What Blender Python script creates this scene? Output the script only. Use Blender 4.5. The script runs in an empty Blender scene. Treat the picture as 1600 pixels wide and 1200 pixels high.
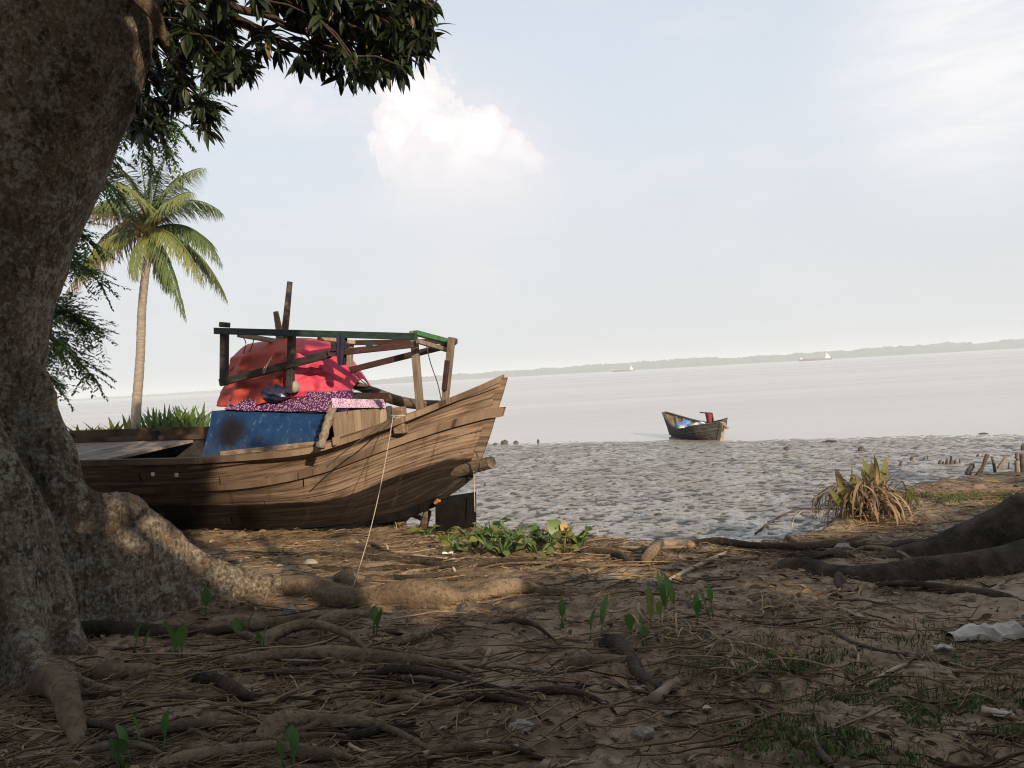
import bpy, bmesh, math, random
import numpy as np
from mathutils import Vector, Matrix
random.seed(7); RNG = np.random.default_rng(7)
S = bpy.context.scene; COL = S.collection
R = math.radians

# ------------------------------------------------------------------ camera
FPX = 1250.0                      # focal length in pixels of the 1600 px wide photograph
EYE = Vector((0, 0, 1.5))
PITCH, ROLL = R(-0.56), R(3.24)
_f = Vector((0, math.cos(PITCH), math.sin(PITCH))); _r = Vector((1, 0, 0)); _u = _r.cross(_f)
CR = _r * math.cos(ROLL) - _u * math.sin(ROLL)
CU = _u * math.cos(ROLL) + _r * math.sin(ROLL)
cam = bpy.data.cameras.new('camera'); camo = bpy.data.objects.new('camera', cam); COL.objects.link(camo)
cam.sensor_width = 36; cam.lens = 36 * FPX / 1600; cam.clip_start = 0.05; cam.clip_end = 20000
camo.matrix_world = Matrix(((CR.x, CU.x, -_f.x, EYE.x), (CR.y, CU.y, -_f.y, EYE.y), (CR.z, CU.z, -_f.z, EYE.z), (0, 0, 0, 1)))
S.camera = camo
def ray(x, y): return _f + CR * ((x - 800) / FPX) + CU * ((600 - y) / FPX)
def at(x, y, Y):                                    # point seen at pixel (x, y) whose world y is Y
    d = ray(x, y); return EYE + d * (Y / d.y)
def proj(p):
    q = Vector(p) - EYE; w = q.dot(_f); return 800 + FPX * q.dot(CR) / w, 600 - FPX * q.dot(CU) / w

# ------------------------------------------------------------------ sun, sky, exposure
SUN_EL, SUN_AZ = R(22), R(27)                      # behind the camera and to the right
SUN = Vector((math.sin(SUN_AZ) * math.cos(SUN_EL), -math.cos(SUN_AZ) * math.cos(SUN_EL), math.sin(SUN_EL)))
sl = bpy.data.lights.new('sun', 'SUN'); sl.energy = 5.0; sl.angle = R(0.55); sl.color = (1.0, 0.80, 0.58)
so = bpy.data.objects.new('sun', sl); COL.objects.link(so); so.rotation_euler = SUN.to_track_quat('Z', 'Y').to_euler()
W = bpy.data.worlds.new('World'); S.world = W; W.use_nodes = True
S.view_settings.view_transform = 'Standard'; S.view_settings.look = 'None'
S.view_settings.exposure = 0.34; S.view_settings.gamma = 1.0; S.view_settings.use_curve_mapping = False
S.render.engine = 'CYCLES'
try:
    S.cycles.use_denoising = True; S.cycles.denoiser = 'OPENIMAGEDENOISE'
except Exception: pass
S.cycles.max_bounces = 6; S.cycles.diffuse_bounces = 4; S.cycles.glossy_bounces = 3
S.cycles.transmission_bounces = 3; S.cycles.transparent_max_bounces = 4; S.cycles.volume_bounces = 1
S.cycles.sample_clamp_indirect = 6; S.cycles.pixel_filter_type = 'BLACKMAN_HARRIS'; S.cycles.filter_width = 1.1

class NT:                                          # tiny node-graph helper
    def __init__(s, tree): s.t = tree; s.n = tree.nodes; s.n.clear()
    def add(s, typ, **kw):
        o = s.n.new(typ)
        for k, v in kw.items(): setattr(o, k, v)
        return o
    def link(s, a, b): s.t.links.new(a, b)
    def put(s, sock, v):
        if isinstance(v, bpy.types.NodeSocket): s.link(v, sock)
        elif isinstance(v, (tuple, list)) and sock.type == 'RGBA' and len(v) == 3: sock.default_value = (*v, 1)
        else: sock.default_value = v
    def math(s, op, a, b=0.0, c=None, clamp=False):
        o = s.add('ShaderNodeMath', operation=op, use_clamp=clamp); s.put(o.inputs[0], a); s.put(o.inputs[1], b)
        if c is not None: s.put(o.inputs[2], c)
        return o.outputs[0]
    def vmath(s, op, a, b=(0, 0, 0)):
        o = s.add('ShaderNodeVectorMath', operation=op); s.put(o.inputs[0], a); s.put(o.inputs[1], b)
        return o.outputs['Value'] if op in ('LENGTH', 'DISTANCE', 'DOT_PRODUCT') else o.outputs[0]
    def noise(s, vec, scale, detail=4, rough=0.55, dist=0.0):
        o = s.add('ShaderNodeTexNoise'); s.put(o.inputs['Vector'], vec); o.inputs['Scale'].default_value = scale
        o.inputs['Detail'].default_value = detail; o.inputs['Roughness'].default_value = rough; o.inputs['Distortion'].default_value = dist
        return o.outputs['Fac']
    def voro(s, vec, scale, feature='F1'):
        o = s.add('ShaderNodeTexVoronoi', feature=feature); s.put(o.inputs['Vector'], vec); o.inputs['Scale'].default_value = scale
        return o.outputs['Distance']
    def ss(s, v, a, b, lo=0.0, hi=1.0):            # smoothstep map
        o = s.add('ShaderNodeMapRange', interpolation_type='SMOOTHSTEP'); s.put(o.inputs[0], v)
        o.inputs[1].default_value = a; o.inputs[2].default_value = b; o.inputs[3].default_value = lo; o.inputs[4].default_value = hi
        return o.outputs[0]
    def mix(s, f, a, b, blend='MIX'):
        o = s.add('ShaderNodeMix', data_type='RGBA', blend_type=blend); s.put(o.inputs[0], f); s.put(o.inputs[6], a); s.put(o.inputs[7], b)
        return o.outputs[2]
    def scale(s, vec, v):
        return s.vmath('MULTIPLY', vec, v)

def build_sky():
    g = NT(W.node_tree)
    out = g.add('ShaderNodeOutputWorld'); bg = g.add('ShaderNodeBackground'); bg.inputs['Strength'].default_value = 0.09
    g.link(bg.outputs[0], out.inputs[0])
    sky = g.add('ShaderNodeTexSky', sky_type='NISHITA'); sky.sun_disc = False
    sky.sun_elevation = SUN_EL; sky.sun_rotation = math.pi - SUN_AZ      # rotation 0 is +Y, clockwise from above
    sky.air_density = 1.2; sky.dust_density = 3.0; sky.ozone_density = 1.5; sky.altitude = 0
    dirv = g.vmath('NORMALIZE', g.add('ShaderNodeTexCoord').outputs['Generated'])
    sep = g.add('ShaderNodeSeparateXYZ'); g.link(dirv, sep.inputs[0]); z = sep.outputs[2]
    # humid white veil, thickest near the horizon
    veil = g.ss(z, 0.0, 0.75, 0.94, 0.72)
    hz = g.ss(z, -0.05, 0.40)
    hazec = g.mix(hz, (6.70, 6.83, 6.92), (6.95, 7.45, 8.2))
    col = g.mix(veil, sky.outputs[0], hazec)
    # thin cirrus streaks everywhere
    flat = g.scale(dirv, (1.0, 1.0, 3.2))
    ci = g.noise(flat, 2.3, 7, 0.58, 0.35)
    ci2 = g.noise(g.scale(dirv, (2.0, 2.0, 9.0)), 3.0, 6, 0.6, 0.5)
    cir = g.math('MULTIPLY', g.ss(ci, 0.47, 0.75), g.ss(ci2, 0.30, 0.70, 0.35, 1.0))
    col = g.mix(g.math('MULTIPLY', cir, 0.45), col, (8.1, 7.95, 8.0))
    # soft bright cloud low in the east (right) with streaks
    c0 = ray(1525, 95).normalized()
    dd = g.vmath('DISTANCE', dirv, tuple(c0))
    st = g.noise(g.scale(dirv, (3.0, 3.0, 14.0)), 3.2, 6, 0.6, 0.4)
    glow = g.math('MULTIPLY', g.ss(dd, 0.02, 0.19, 1.0, 0.0), g.ss(st, 0.30, 0.66, 0.55, 1.0))
    col = g.mix(g.math('MULTIPLY', glow, 0.75), col, (9.2, 8.9, 8.85))
    # one cumulus head: a union of puffs broken up by noise
    n1 = g.noise(dirv, 16.0, 8, 0.62, 0.3); n2 = g.noise(dirv, 52.0, 8, 0.66, 0.2); n0 = g.noise(dirv, 6.0, 4, 0.5)
    nn = g.math('ADD', g.math('MULTIPLY', g.math('SUBTRACT', n1, 0.5), 1.9), g.math('MULTIPLY', g.math('SUBTRACT', n2, 0.5), 1.3))
    field = None
    for x, y, r in ((648, 158, 58), (690, 208, 52), (612, 208, 44), (757, 218, 52), (798, 244, 44), (722, 258, 62), (655, 255, 66), (826, 252, 24), (668, 136, 32), (780, 275, 50), (620, 130, 40), (740, 196, 26)):
        d = g.math('DIVIDE', g.vmath('DISTANCE', dirv, tuple(ray(x, y).normalized())), r / FPX * 0.93)
        f = g.math('SUBTRACT', 1.0, d)
        field = f if field is None else g.math('SMOOTH_MAX', field, f, 0.10)
    field = g.math('ADD', field, nn)
    veil2 = g.math('MULTIPLY', g.ss(g.vmath('DISTANCE', dirv, tuple(ray(730, 310).normalized())), .03, .21, 1, 0), g.ss(g.noise(g.scale(dirv, (1, 1, 2)), 7.0, 6, .6, .4), .32, .62, .25, 1))
    col = g.mix(g.math('MULTIPLY', veil2, 0.45), col, (7.9, 7.55, 7.65))
    veil3 = g.math('MULTIPLY', g.ss(g.vmath('DISTANCE', g.scale(dirv, (1, 1, 2.2)), (lambda q: (q.x, q.y, q.z * 2.2))(ray(470, 150).normalized())), .02, .13, 1, 0), g.ss(g.noise(g.scale(dirv, (1, 1, 2)), 12.0, 6, .6, .4), .35, .6, .2, 1))
    col = g.mix(g.math('MULTIPLY', veil3, 0.6), col, (8.3, 7.95, 8.05))
    low, high = ray(720, 345).normalized().z, ray(720, 215).normalized().z
    crisp = g.ss(field, -0.04, 0.12)
    body = g.math('MULTIPLY', crisp, g.ss(g.math('ADD', z, g.math('MULTIPLY', g.math('SUBTRACT', n0, .5), .10)), low, high))
    shade = g.ss(g.math('ADD', field, g.math('MULTIPLY', g.math('SUBTRACT', n1, .5), 1.2)), 0.05, 1.05)
    shade = g.math('MULTIPLY', shade, g.ss(z, ray(720, 300).normalized().z, ray(720, 190).normalized().z, .25, 1.0))
    ccol = g.mix(shade, (8.5, 8.05, 8.1), (10.2, 9.9, 9.75))
    col = g.mix(g.math('MULTIPLY', g.ss(field, -0.75, 0.5), g.math('MULTIPLY', g.ss(z, low - .05, high), 0.5)), col, (7.8, 7.6, 7.75))
    col = g.mix(g.math('MULTIPLY', body, 0.88), col, ccol)
    g.link(col, bg.inputs['Color'])
build_sky()

# ------------------------------------------------------------------ numpy noise
def _hash(ix, iy, seed):
    h = (ix.astype(np.int64) * 374761393 + iy.astype(np.int64) * 668265263 + seed * 1442695041) & 0xffffffff
    h = ((h ^ (h >> 13)) * 1274126177) & 0xffffffff
    return ((h ^ (h >> 16)) & 0xffff) / 65535.0
def vnoise(x, y, seed=0):
    x = np.asarray(x, float); y = np.asarray(y, float)
    ix = np.floor(x); iy = np.floor(y); fx = x - ix; fy = y - iy
    fx = fx * fx * (3 - 2 * fx); fy = fy * fy * (3 - 2 * fy)
    a = _hash(ix, iy, seed); b = _hash(ix + 1, iy, seed); c = _hash(ix, iy + 1, seed); d = _hash(ix + 1, iy + 1, seed)
    return (a * (1 - fx) + b * fx) * (1 - fy) + (c * (1 - fx) + d * fx) * fy
def fbm(x, y, seed=0, octv=4, gain=0.5):
    t = 0; amp = 1; tot = 0
    for k in range(octv):
        t = t + amp * vnoise(x * 2 ** k, y * 2 ** k, seed + 17 * k); tot += amp; amp *= gain
    return t / tot
def sstep(a, b, v):
    t = np.clip((np.asarray(v, float) - a) / (b - a), 0, 1); return t * t * (3 - 2 * t)

# ------------------------------------------------------------------ ground heights
EX = [-40, -16, -12.5, -9, -7.5, -6.5, -4.6, -3.0, -1.4, -.4, .4, 1.27, 2.33, 3.0, 3.8, 5.2, 6.8, 12, 40]
EY = [34, 31, 28, 27, 23, 19, 13, 10.9, 9.8, 9.15, 8.3, 7.95, 7.75, 8.2, 9.2, 10.2, 10.75, 11.2, 13]
WATER_Z = -0.75
def bank_edge(x): return np.interp(x, EX, EY) + 0.35 * (fbm(np.asarray(x) * 1.3, np.asarray(x) * 0 + 3.3, 5, 3) - 0.5)
def mud_base(x, y): return np.maximum(WATER_Z - 0.6, WATER_Z + 0.0125 * ((27.1 - 0.486 * x) - y))
def bank_smooth(x, y):
    x = np.asarray(x, float); y = np.asarray(y, float)
    z = -0.02 * np.clip(y, 0, 10) + 0.60 * sstep(12.2, 15.5, y) * sstep(-4.6, -6.2, x)
    z = z + 0.10 * sstep(2.6, 4.5, x) * sstep(7, 9.5, y)                        # low rise on the right bank
    z = z + 0.12 * np.exp(-(((x - 2.9) / .45) ** 2 + ((y - 8.25) / .3) ** 2))   # hummock at the edge
    d = bank_edge(x) - y
    k = sstep(-0.35, 0.45, d)
    return z * k + (mud_base(x, y) - 0.25) * (1 - k)
def bank_z(x, y):
    x = np.asarray(x, float); y = np.asarray(y, float)
    z = bank_smooth(x, y)
    near = 1.0
    z = z + 0.055 * (fbm(x * 1.1, y * 1.1, 11, 4) - 0.5) * 2 * near
    z = z + 0.016 * (fbm(x * 6, y * 6, 12, 4, 0.6) - 0.5) * 2
    ridg = 1 - np.abs(fbm(x * 2.2 + 3, y * 4.0, 14, 3) - 0.5) * 2
    z = z + 0.022 * np.clip(ridg - 0.80, 0, 1) / 0.2
    return z + 0.012 * (vnoise(x * 38, y * 38, 13) - 0.5)
def mud_parts(x, y):
    wx = x + 0.10 * vnoise(x * 5, y * 5, 31); wy = y + 0.10 * vnoise(x * 5 + 9, y * 5, 32)
    pits = sstep(0.66, 0.74, vnoise(wx * 8.6, wy * 11.0, 33)); pits2 = sstep(0.68, 0.77, vnoise(wx * 14.6 + 4, wy * 18.0, 34))
    lump = sstep(0.64, 0.80, vnoise(wx * 10.7 + 7, wy * 9.2, 35)); film = sstep(.60, .40, fbm(wx * 2.6 + 2, wy * 2.2, 38, 4))
    return pits, pits2, lump, film
def mud_z(x, y):
    x = np.asarray(x, float); y = np.asarray(y, float)
    pits, pits2, lump, film = mud_parts(x, y)
    fade = sstep(29.0, 22.0, y + 0.486 * x - 1.5) * 0.8 + 0.2
    return mud_base(x, y) + fade * (-0.020 * pits - 0.014 * pits2 + 0.006 * lump) + 0.007 * (fbm(x * 9, y * 9, 36, 3) - 0.5) + 0.02 * (fbm(x * .5, y * .5, 37, 2) - 0.5)
def land_z(x, y): return np.maximum(bank_z(x, y), mud_z(x, y))
def gz(x, y): return float(land_z(np.array([x]), np.array([y]))[0])
def gnd(px, py, lift=0.0, smooth=False):             # ground point seen at a pixel
    d = ray(px, py); t = (1.5 + 0.15) / -d.z; 
    for _ in range(12):
        p = EYE + d * t
        z = (float(bank_smooth(np.array([p.x]), np.array([p.y]))[0]) if smooth else gz(p.x, p.y)) + lift
        t += 0.7 * ((EYE.z - z) / -d.z - t)
    p = EYE + d * t; return Vector((p.x, p.y, p.z))

# ------------------------------------------------------------------ object helpers
def link(name, me, parent=None, mat=None):
    o = bpy.data.objects.new(name, me); COL.objects.link(o)
    if mat is not None and len(me.materials) == 0: me.materials.append(mat)
    if parent is not None: o.parent = parent
    return o
def tag(o, label=None, cat=None, group=None, kind=None):
    if label: o['label'] = label
    if cat: o['category'] = cat
    if group: o['group'] = group
    if kind: o['kind'] = kind
    return o
def thing(name, label, cat, loc=(0, 0, 0), group=None, rotz=0):
    o = bpy.data.objects.new(name, None); COL.objects.link(o); o.empty_display_size = 0.1
    o.location = loc; o.rotation_euler = (0, 0, rotz); return tag(o, label, cat, group)
def copy_tree(o, parent=None):
    c = o.copy(); COL.objects.link(c)
    if parent is not None: c.parent = parent
    for ch in list(o.children): copy_tree(ch, c)
    return c
def np_mesh(name, V, F, smooth=True, uv=None, attr=None, mat_idx=None):
    """V (n,3); F (m,3) or (m,4) int array"""
    V = np.asarray(V, np.float32); F = np.asarray(F, np.int32); me = bpy.data.meshes.new(name)
    m, k = F.shape
    me.vertices.add(len(V)); me.vertices.foreach_set('co', V.ravel())
    me.loops.add(m * k); me.loops.foreach_set('vertex_index', F.ravel())
    me.polygons.add(m); me.polygons.foreach_set('loop_start', np.arange(0, m * k, k, dtype=np.int32))
    try: me.polygons.foreach_set('loop_total', np.full(m, k, np.int32))
    except Exception: pass
    if smooth: me.polygons.foreach_set('use_smooth', np.ones(m, bool))
    if mat_idx is not None: me.polygons.foreach_set('material_index', np.asarray(mat_idx, np.int32))
    me.update(calc_edges=True)
    if uv is not None:
        l = me.uv_layers.new(name='UVMap'); l.data.foreach_set('uv', np.asarray(uv, np.float32)[F.ravel()].ravel())
    if attr is not None:
        a = me.attributes.new('tint', 'FLOAT', 'POINT'); a.data.foreach_set('value', np.asarray(attr, np.float32))
    me.validate(); return me
class MB:
    """collects vertices/faces of ONE piece"""
    def __init__(s, off=(0, 0, 0)): s.v = []; s.f = []; s.off = Vector(off); s.uv = []
    def vert(s, p, uv=(0, 0)): s.v.append(tuple(Vector(p) - s.off)); s.uv.append(uv); return len(s.v) - 1
    def grid(s, rows, close_u=False, uvs=None):
        """rows: list of lists of points"""
        n = len(rows[0]); ids = [[s.vert(p, uvs[i][j] if uvs else (j / max(1, n - 1), i / max(1, len(rows) - 1))) for j, p in enumerate(r)] for i, r in enumerate(rows)]
        for i in range(len(rows) - 1):
            for j in range(n if close_u else n - 1):
                j2 = (j + 1) % n; s.f.append((ids[i][j], ids[i][j2], ids[i + 1][j2], ids[i + 1][j]))
        return ids
    def tube(s, pts, rad, seg=8, cap=True, jit=0.0, flat=1.0):
        pts = [Vector(p) for p in pts]; n = len(pts)
        if not hasattr(rad, '__len__'): rad = [rad] * n
        if len(rad) == 2 and n != 2: rad = [rad[0] + (rad[1] - rad[0]) * i / (n - 1) for i in range(n)]
        ref = Vector((0, 0, 1)); rows = []; L = 0; uvs = []
        for i in range(n):
            t = (pts[min(i + 1, n - 1)] - pts[max(i - 1, 0)]).normalized()
            if i: L += (pts[i] - pts[i - 1]).length
            a = ref.cross(t)
            if a.length < 0.05: a = Vector((1, 0, 0)).cross(t)
            a.normalize(); b = t.cross(a).normalized()
            row = []
            for k in range(seg):
                w = 2 * math.pi * k / seg; r = rad[i] * (1 + jit * (random.random() - .5) * 2)
                row.append(pts[i] + a * (math.cos(w) * r) + b * (math.sin(w) * r * flat))
            rows.append(row); uvs.append([(k / seg, L) for k in range(seg)])
        ids = s.grid(rows, True, uvs)
        if cap:
            s.f.append(tuple(reversed(ids[0]))); s.f.append(tuple(ids[-1]))
        return s
    def box8(s, c):
        """c: 8 corners, 0-3 bottom ring, 4-7 top ring"""
        i = [s.vert(p) for p in c]
        for q in ((3, 2, 1, 0), (4, 5, 6, 7), (0, 1, 5, 4), (1, 2, 6, 5), (2, 3, 7, 6), (3, 0, 4, 7)): s.f.append(tuple(i[k] for k in q))
        return s
    def bar(s, a, b, w, h, upv=(0, 0, 1), skew=0):
        a = Vector(a); b = Vector(b); t = (b - a).normalized(); u = Vector(upv); u = (u - t * u.dot(t)).normalized(); r = t.cross(u)
        q = []
        for sgn in (-1, 1):
            for e in ((a, -1), (a, 1), (b, 1), (b, -1)): q.append(e[0] + r * (w / 2 * e[1]) + u * (h / 2 * sgn))
        return s.box8(q)
    def mesh(s, name, smooth=False):
        me = bpy.data.meshes.new(name); me.from_pydata(s.v, [], s.f); me.update()
        l = me.uv_layers.new(name='UVMap')
        l.data.foreach_set('uv', np.array([s.uv[v] for f in s.f for v in f], np.float32).ravel())
        if smooth: me.polygons.foreach_set('use_smooth', [True] * len(me.polygons))
        me.update(); return me
    def build(s, name, mat, parent=None, smooth=False, bevel=0.0):
        o = link(name, s.mesh(name, smooth), parent, mat)
        if bevel:
            b = bmesh.new(); b.from_mesh(o.data); bmesh.ops.bevel(b, geom=list(b.edges), offset=bevel, segments=1, affect='EDGES', profile=.6); b.to_mesh(o.data); b.free()
        return o
def cr(pts, n):                                      # Catmull-Rom resample
    P = [Vector(p) for p in pts]
    if len(P) < 3: return [P[0].lerp(P[-1], i / (n - 1)) for i in range(n)]
    P = [P[0] * 2 - P[1]] + P + [P[-1] * 2 - P[-2]]; out = []; m = len(P) - 3
    for i in range(n):
        t = i / (n - 1) * m; k = min(int(t), m - 1); t -= k; a, b, c, d = P[k:k + 4]
        out.append(0.5 * ((2 * b) + (c - a) * t + (2 * a - 5 * b + 4 * c - d) * t * t + (3 * b - a - 3 * c + d) * t ** 3))
    return out

# ------------------------------------------------------------------ materials
def pmat(name, build, rough=0.8, spec=0.3):
    m = bpy.data.materials.new(name); m.use_nodes = True; g = NT(m.node_tree)
    out = g.add('ShaderNodeOutputMaterial'); b = g.add('ShaderNodeBsdfPrincipled'); g.link(b.outputs[0], out.inputs[0])
    b.inputs['Roughness'].default_value = rough; b.inputs['Specular IOR Level'].default_value = spec
    g.b = b; g.out = out; g.oc = g.add('ShaderNodeTexCoord').outputs['Object']
    g.wc = g.add('ShaderNodeNewGeometry').outputs['Position']
    g.rnd = g.add('ShaderNodeObjectInfo').outputs['Random']
    build(g); return m
def bump(g, h, strength=0.5, dist=0.02):
    o = g.add('ShaderNodeBump'); o.inputs['Strength'].default_value = strength; o.inputs['Distance'].default_value = dist
    g.put(o.inputs['Height'], h); g.link(o.outputs[0], g.b.inputs['Normal'])
def simple(name, c1, c2, scale=8, rough=0.8, bs=0.3, bscale=40, spec=0.3, stretch=(1, 1, 1), bd=0.01):
    def f(g):
        v = g.scale(g.oc, stretch)
        c = g.mix(g.ss(g.noise(v, scale, 5, .6), .3, .7), c1, c2)
        c = g.mix(g.math('MULTIPLY', g.rnd, .35), c, g.mix(1.0, c, (.62, .60, .58), 'MULTIPLY'))
        g.link(c, g.b.inputs['Base Color']); bump(g, g.noise(v, bscale, 5, .6), bs, bd)
    return pmat(name, f, rough, spec)
def leafmat(name, c1, c2, dry=(0.30, 0.20, 0.09), rough=0.45, trans=0.35, dryamt=0.0):
    m = bpy.data.materials.new(name); m.use_nodes = True; g = NT(m.node_tree)
    out = g.add('ShaderNodeOutputMaterial'); b = g.add('ShaderNodeBsdfPrincipled'); tr = g.add('ShaderNodeBsdfTranslucent'); mx = g.add('ShaderNodeMixShader')
    oc = g.add('ShaderNodeTexCoord').outputs['Object']; at_ = g.add('ShaderNodeAttribute', attribute_name='tint').outputs['Fac']
    rnd = g.add('ShaderNodeObjectInfo').outputs['Random']
    k = g.math('FRACT', g.math('ADD', at_, rnd))
    c = g.mix(k, c1, c2); c = g.mix(g.ss(g.noise(oc, 22, 3), .55, .75, 0, .35), c, (c1[0] * .6, c1[1] * .6, c1[2] * .6))
    if dryamt: c = g.mix(g.ss(g.math('FRACT', g.math('MULTIPLY', k, 7.31)), 1 - dryamt, 1 - dryamt + .03), c, dry)
    g.link(c, b.inputs['Base Color']); g.link(c, tr.inputs['Color']); b.inputs['Roughness'].default_value = rough; b.inputs['Specular IOR Level'].default_value = .35
    g.put(mx.inputs[0], trans); g.link(b.outputs[0], mx.inputs[1]); g.link(tr.outputs[0], mx.inputs[2]); g.link(mx.outputs[0], out.inputs[0])
    return m

def f_soil(g):
    n = g.noise(g.wc, 1.6, 6, .6); n2 = g.noise(g.wc, 14, 6, .65); n3 = g.noise(g.wc, 90, 4, .6)
    c = g.mix(g.ss(n, .35, .65), (0.165, 0.116, 0.072), (0.300, 0.218, 0.140))
    c = g.mix(g.ss(n2, .42, .68), c, (0.095, 0.064, 0.039))
    c = g.mix(g.ss(g.noise(g.wc, .9, 3, .5), .52, .70, 0, .55), c, (0.37, 0.315, 0.225))
    c = g.mix(g.ss(n3, .58, .72, 0, .6), c, (0.30, 0.225, 0.145))
    g.link(c, g.b.inputs['Base Color'])
    g.link(g.ss(n, .35, .7, .75, .95), g.b.inputs['Roughness'])
    bump(g, g.math('ADD', g.math('MULTIPLY', n2, .6), g.math('MULTIPLY', n3, .4)), .8, .03)
def f_mud(g):
    at_ = g.add('ShaderNodeAttribute', attribute_name='tint').outputs['Fac']     # 1 in the dents, negative where a water film lies
    n2 = g.noise(g.scale(g.wc, (1, .8, 1)), 5.5, 5, .6); n3 = g.noise(g.wc, 34, 5, .65); n1 = g.noise(g.wc, .35, 4, .6)
    c = g.mix(g.ss(n2, .35, .65), (0.175, 0.165, 0.152), (0.265, 0.252, 0.232)); c = g.mix(g.ss(n1, .45, .62, 0, .5), c, (0.205, 0.180, 0.152))
    c = g.mix(g.ss(at_, .12, .6, 0, .85), c, (0.034, 0.031, 0.028)); c = g.mix(g.ss(n3, .56, .70, 0, .55), c, (0.07, 0.061, 0.052))
    g.link(c, g.b.inputs['Base Color'])
    film = g.math('MULTIPLY', g.ss(at_, -.2, -.55), g.ss(n3, .60, .48))
    g.link(g.ss(film, 0, 1, .60, .07), g.b.inputs['Roughness'])
    bump(g, g.math('ADD', n3, g.math('MULTIPLY', n2, .5)), .35, .02)
def f_water(g):
    g.b.inputs['Base Color'].default_value = (0.36, 0.32, 0.285, 1); g.b.inputs['Roughness'].default_value = .16
    g.link(g.ss(g.noise(g.scale(g.wc, (.004, .05, 1)), 1.0, 5, .6, .3), .35, .65, .13, .20), g.b.inputs['Roughness']); g.b.inputs['IOR'].default_value = 1.33; g.b.inputs['Specular IOR Level'].default_value = .5
    w = g.noise(g.scale(g.wc, (.35, 1.0, 1)), 1.4, 5, .6, .3); w2 = g.noise(g.scale(g.wc, (.02, .12, 1)), .5, 4, .6)
    bump(g, g.math('ADD', w, g.math('MULTIPLY', w2, 2.0)), .10, .05)
def f_bark(g):
    v = g.oc; n = g.noise(v, 1.7, 6, .62); n2 = g.noise(v, 9, 8, .72); n3 = g.noise(g.scale(v, (1, 1, .20)), 24, 8, .72); n4 = g.noise(v, 34, 6, .7)
    c = g.mix(g.ss(n, .38, .62), (0.190, 0.134, 0.088), (0.330, 0.255, 0.175))
    c = g.mix(g.ss(n3, .50, .60, 0, .85), c, (0.080, 0.056, 0.038))
    c = g.mix(g.ss(g.noise(v, 2.6, 4), .54, .66, 0, .40), c, (0.21, 0.115, 0.065))
    c = g.mix(g.ss(g.noise(g.vmath('ADD', v, (9, 3, 1)), 3.6, 5), .56, .68, 0, .7), c, (0.045, 0.036, 0.026))
    lich = g.math('MULTIPLY', g.ss(n2, .50, .55), g.ss(g.noise(g.vmath('ADD', v, (3, 7, 2)), 2.4, 4), .36, .54))
    c = g.mix(g.math('MULTIPLY', lich, .85), c, g.mix(g.ss(n4, .42, .58), (0.33, 0.285, 0.21), (0.62, 0.56, 0.45)))
    sp = g.math('MULTIPLY', g.ss(n4, .53, .57), g.ss(n, .40, .58, .35, 1.0))
    c = g.mix(g.math('MULTIPLY', sp, .75), c, (0.56, 0.51, 0.41))
    c = g.mix(g.ss(n4, .44, .34, 0, .6), c, (0.035, 0.026, 0.019))
    g.link(c, g.b.inputs['Base Color'])
    bump(g, g.math('ADD', g.math('MULTIPLY', n3, 1.5), g.math('ADD', g.math('MULTIPLY', n2, .6), g.math('MULTIPLY', n4, .35))), 1.0, .11)
def f_root(g):
    v = g.oc; n = g.noise(v, 3.2, 6, .6); n2 = g.noise(v, 30, 7, .7); n3 = g.noise(v, 11, 5, .6)
    c = g.mix(g.ss(n, .36, .64), (0.150, 0.106, 0.066), (0.310, 0.232, 0.148))
    c = g.mix(g.ss(n2, .50, .64, 0, .75), c, (0.07, 0.048, 0.031))
    c = g.mix(g.ss(n3, .54, .66, 0, .6), c, (0.085, 0.064, 0.045))
    c = g.mix(g.math('MULTIPLY', g.rnd, .5), c, (0.115, 0.090, 0.065))
    g.link(c, g.b.inputs['Base Color']); bump(g, g.math('ADD', n2, g.math('ADD', n, n3)), 1.0, .04)
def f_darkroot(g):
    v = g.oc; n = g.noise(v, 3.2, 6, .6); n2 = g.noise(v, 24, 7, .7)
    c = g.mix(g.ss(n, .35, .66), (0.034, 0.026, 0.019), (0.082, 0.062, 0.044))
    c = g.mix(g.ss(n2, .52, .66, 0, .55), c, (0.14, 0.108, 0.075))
    g.link(c, g.b.inputs['Base Color']); bump(g, g.math('ADD', n2, n), 1.0, .04)
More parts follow.
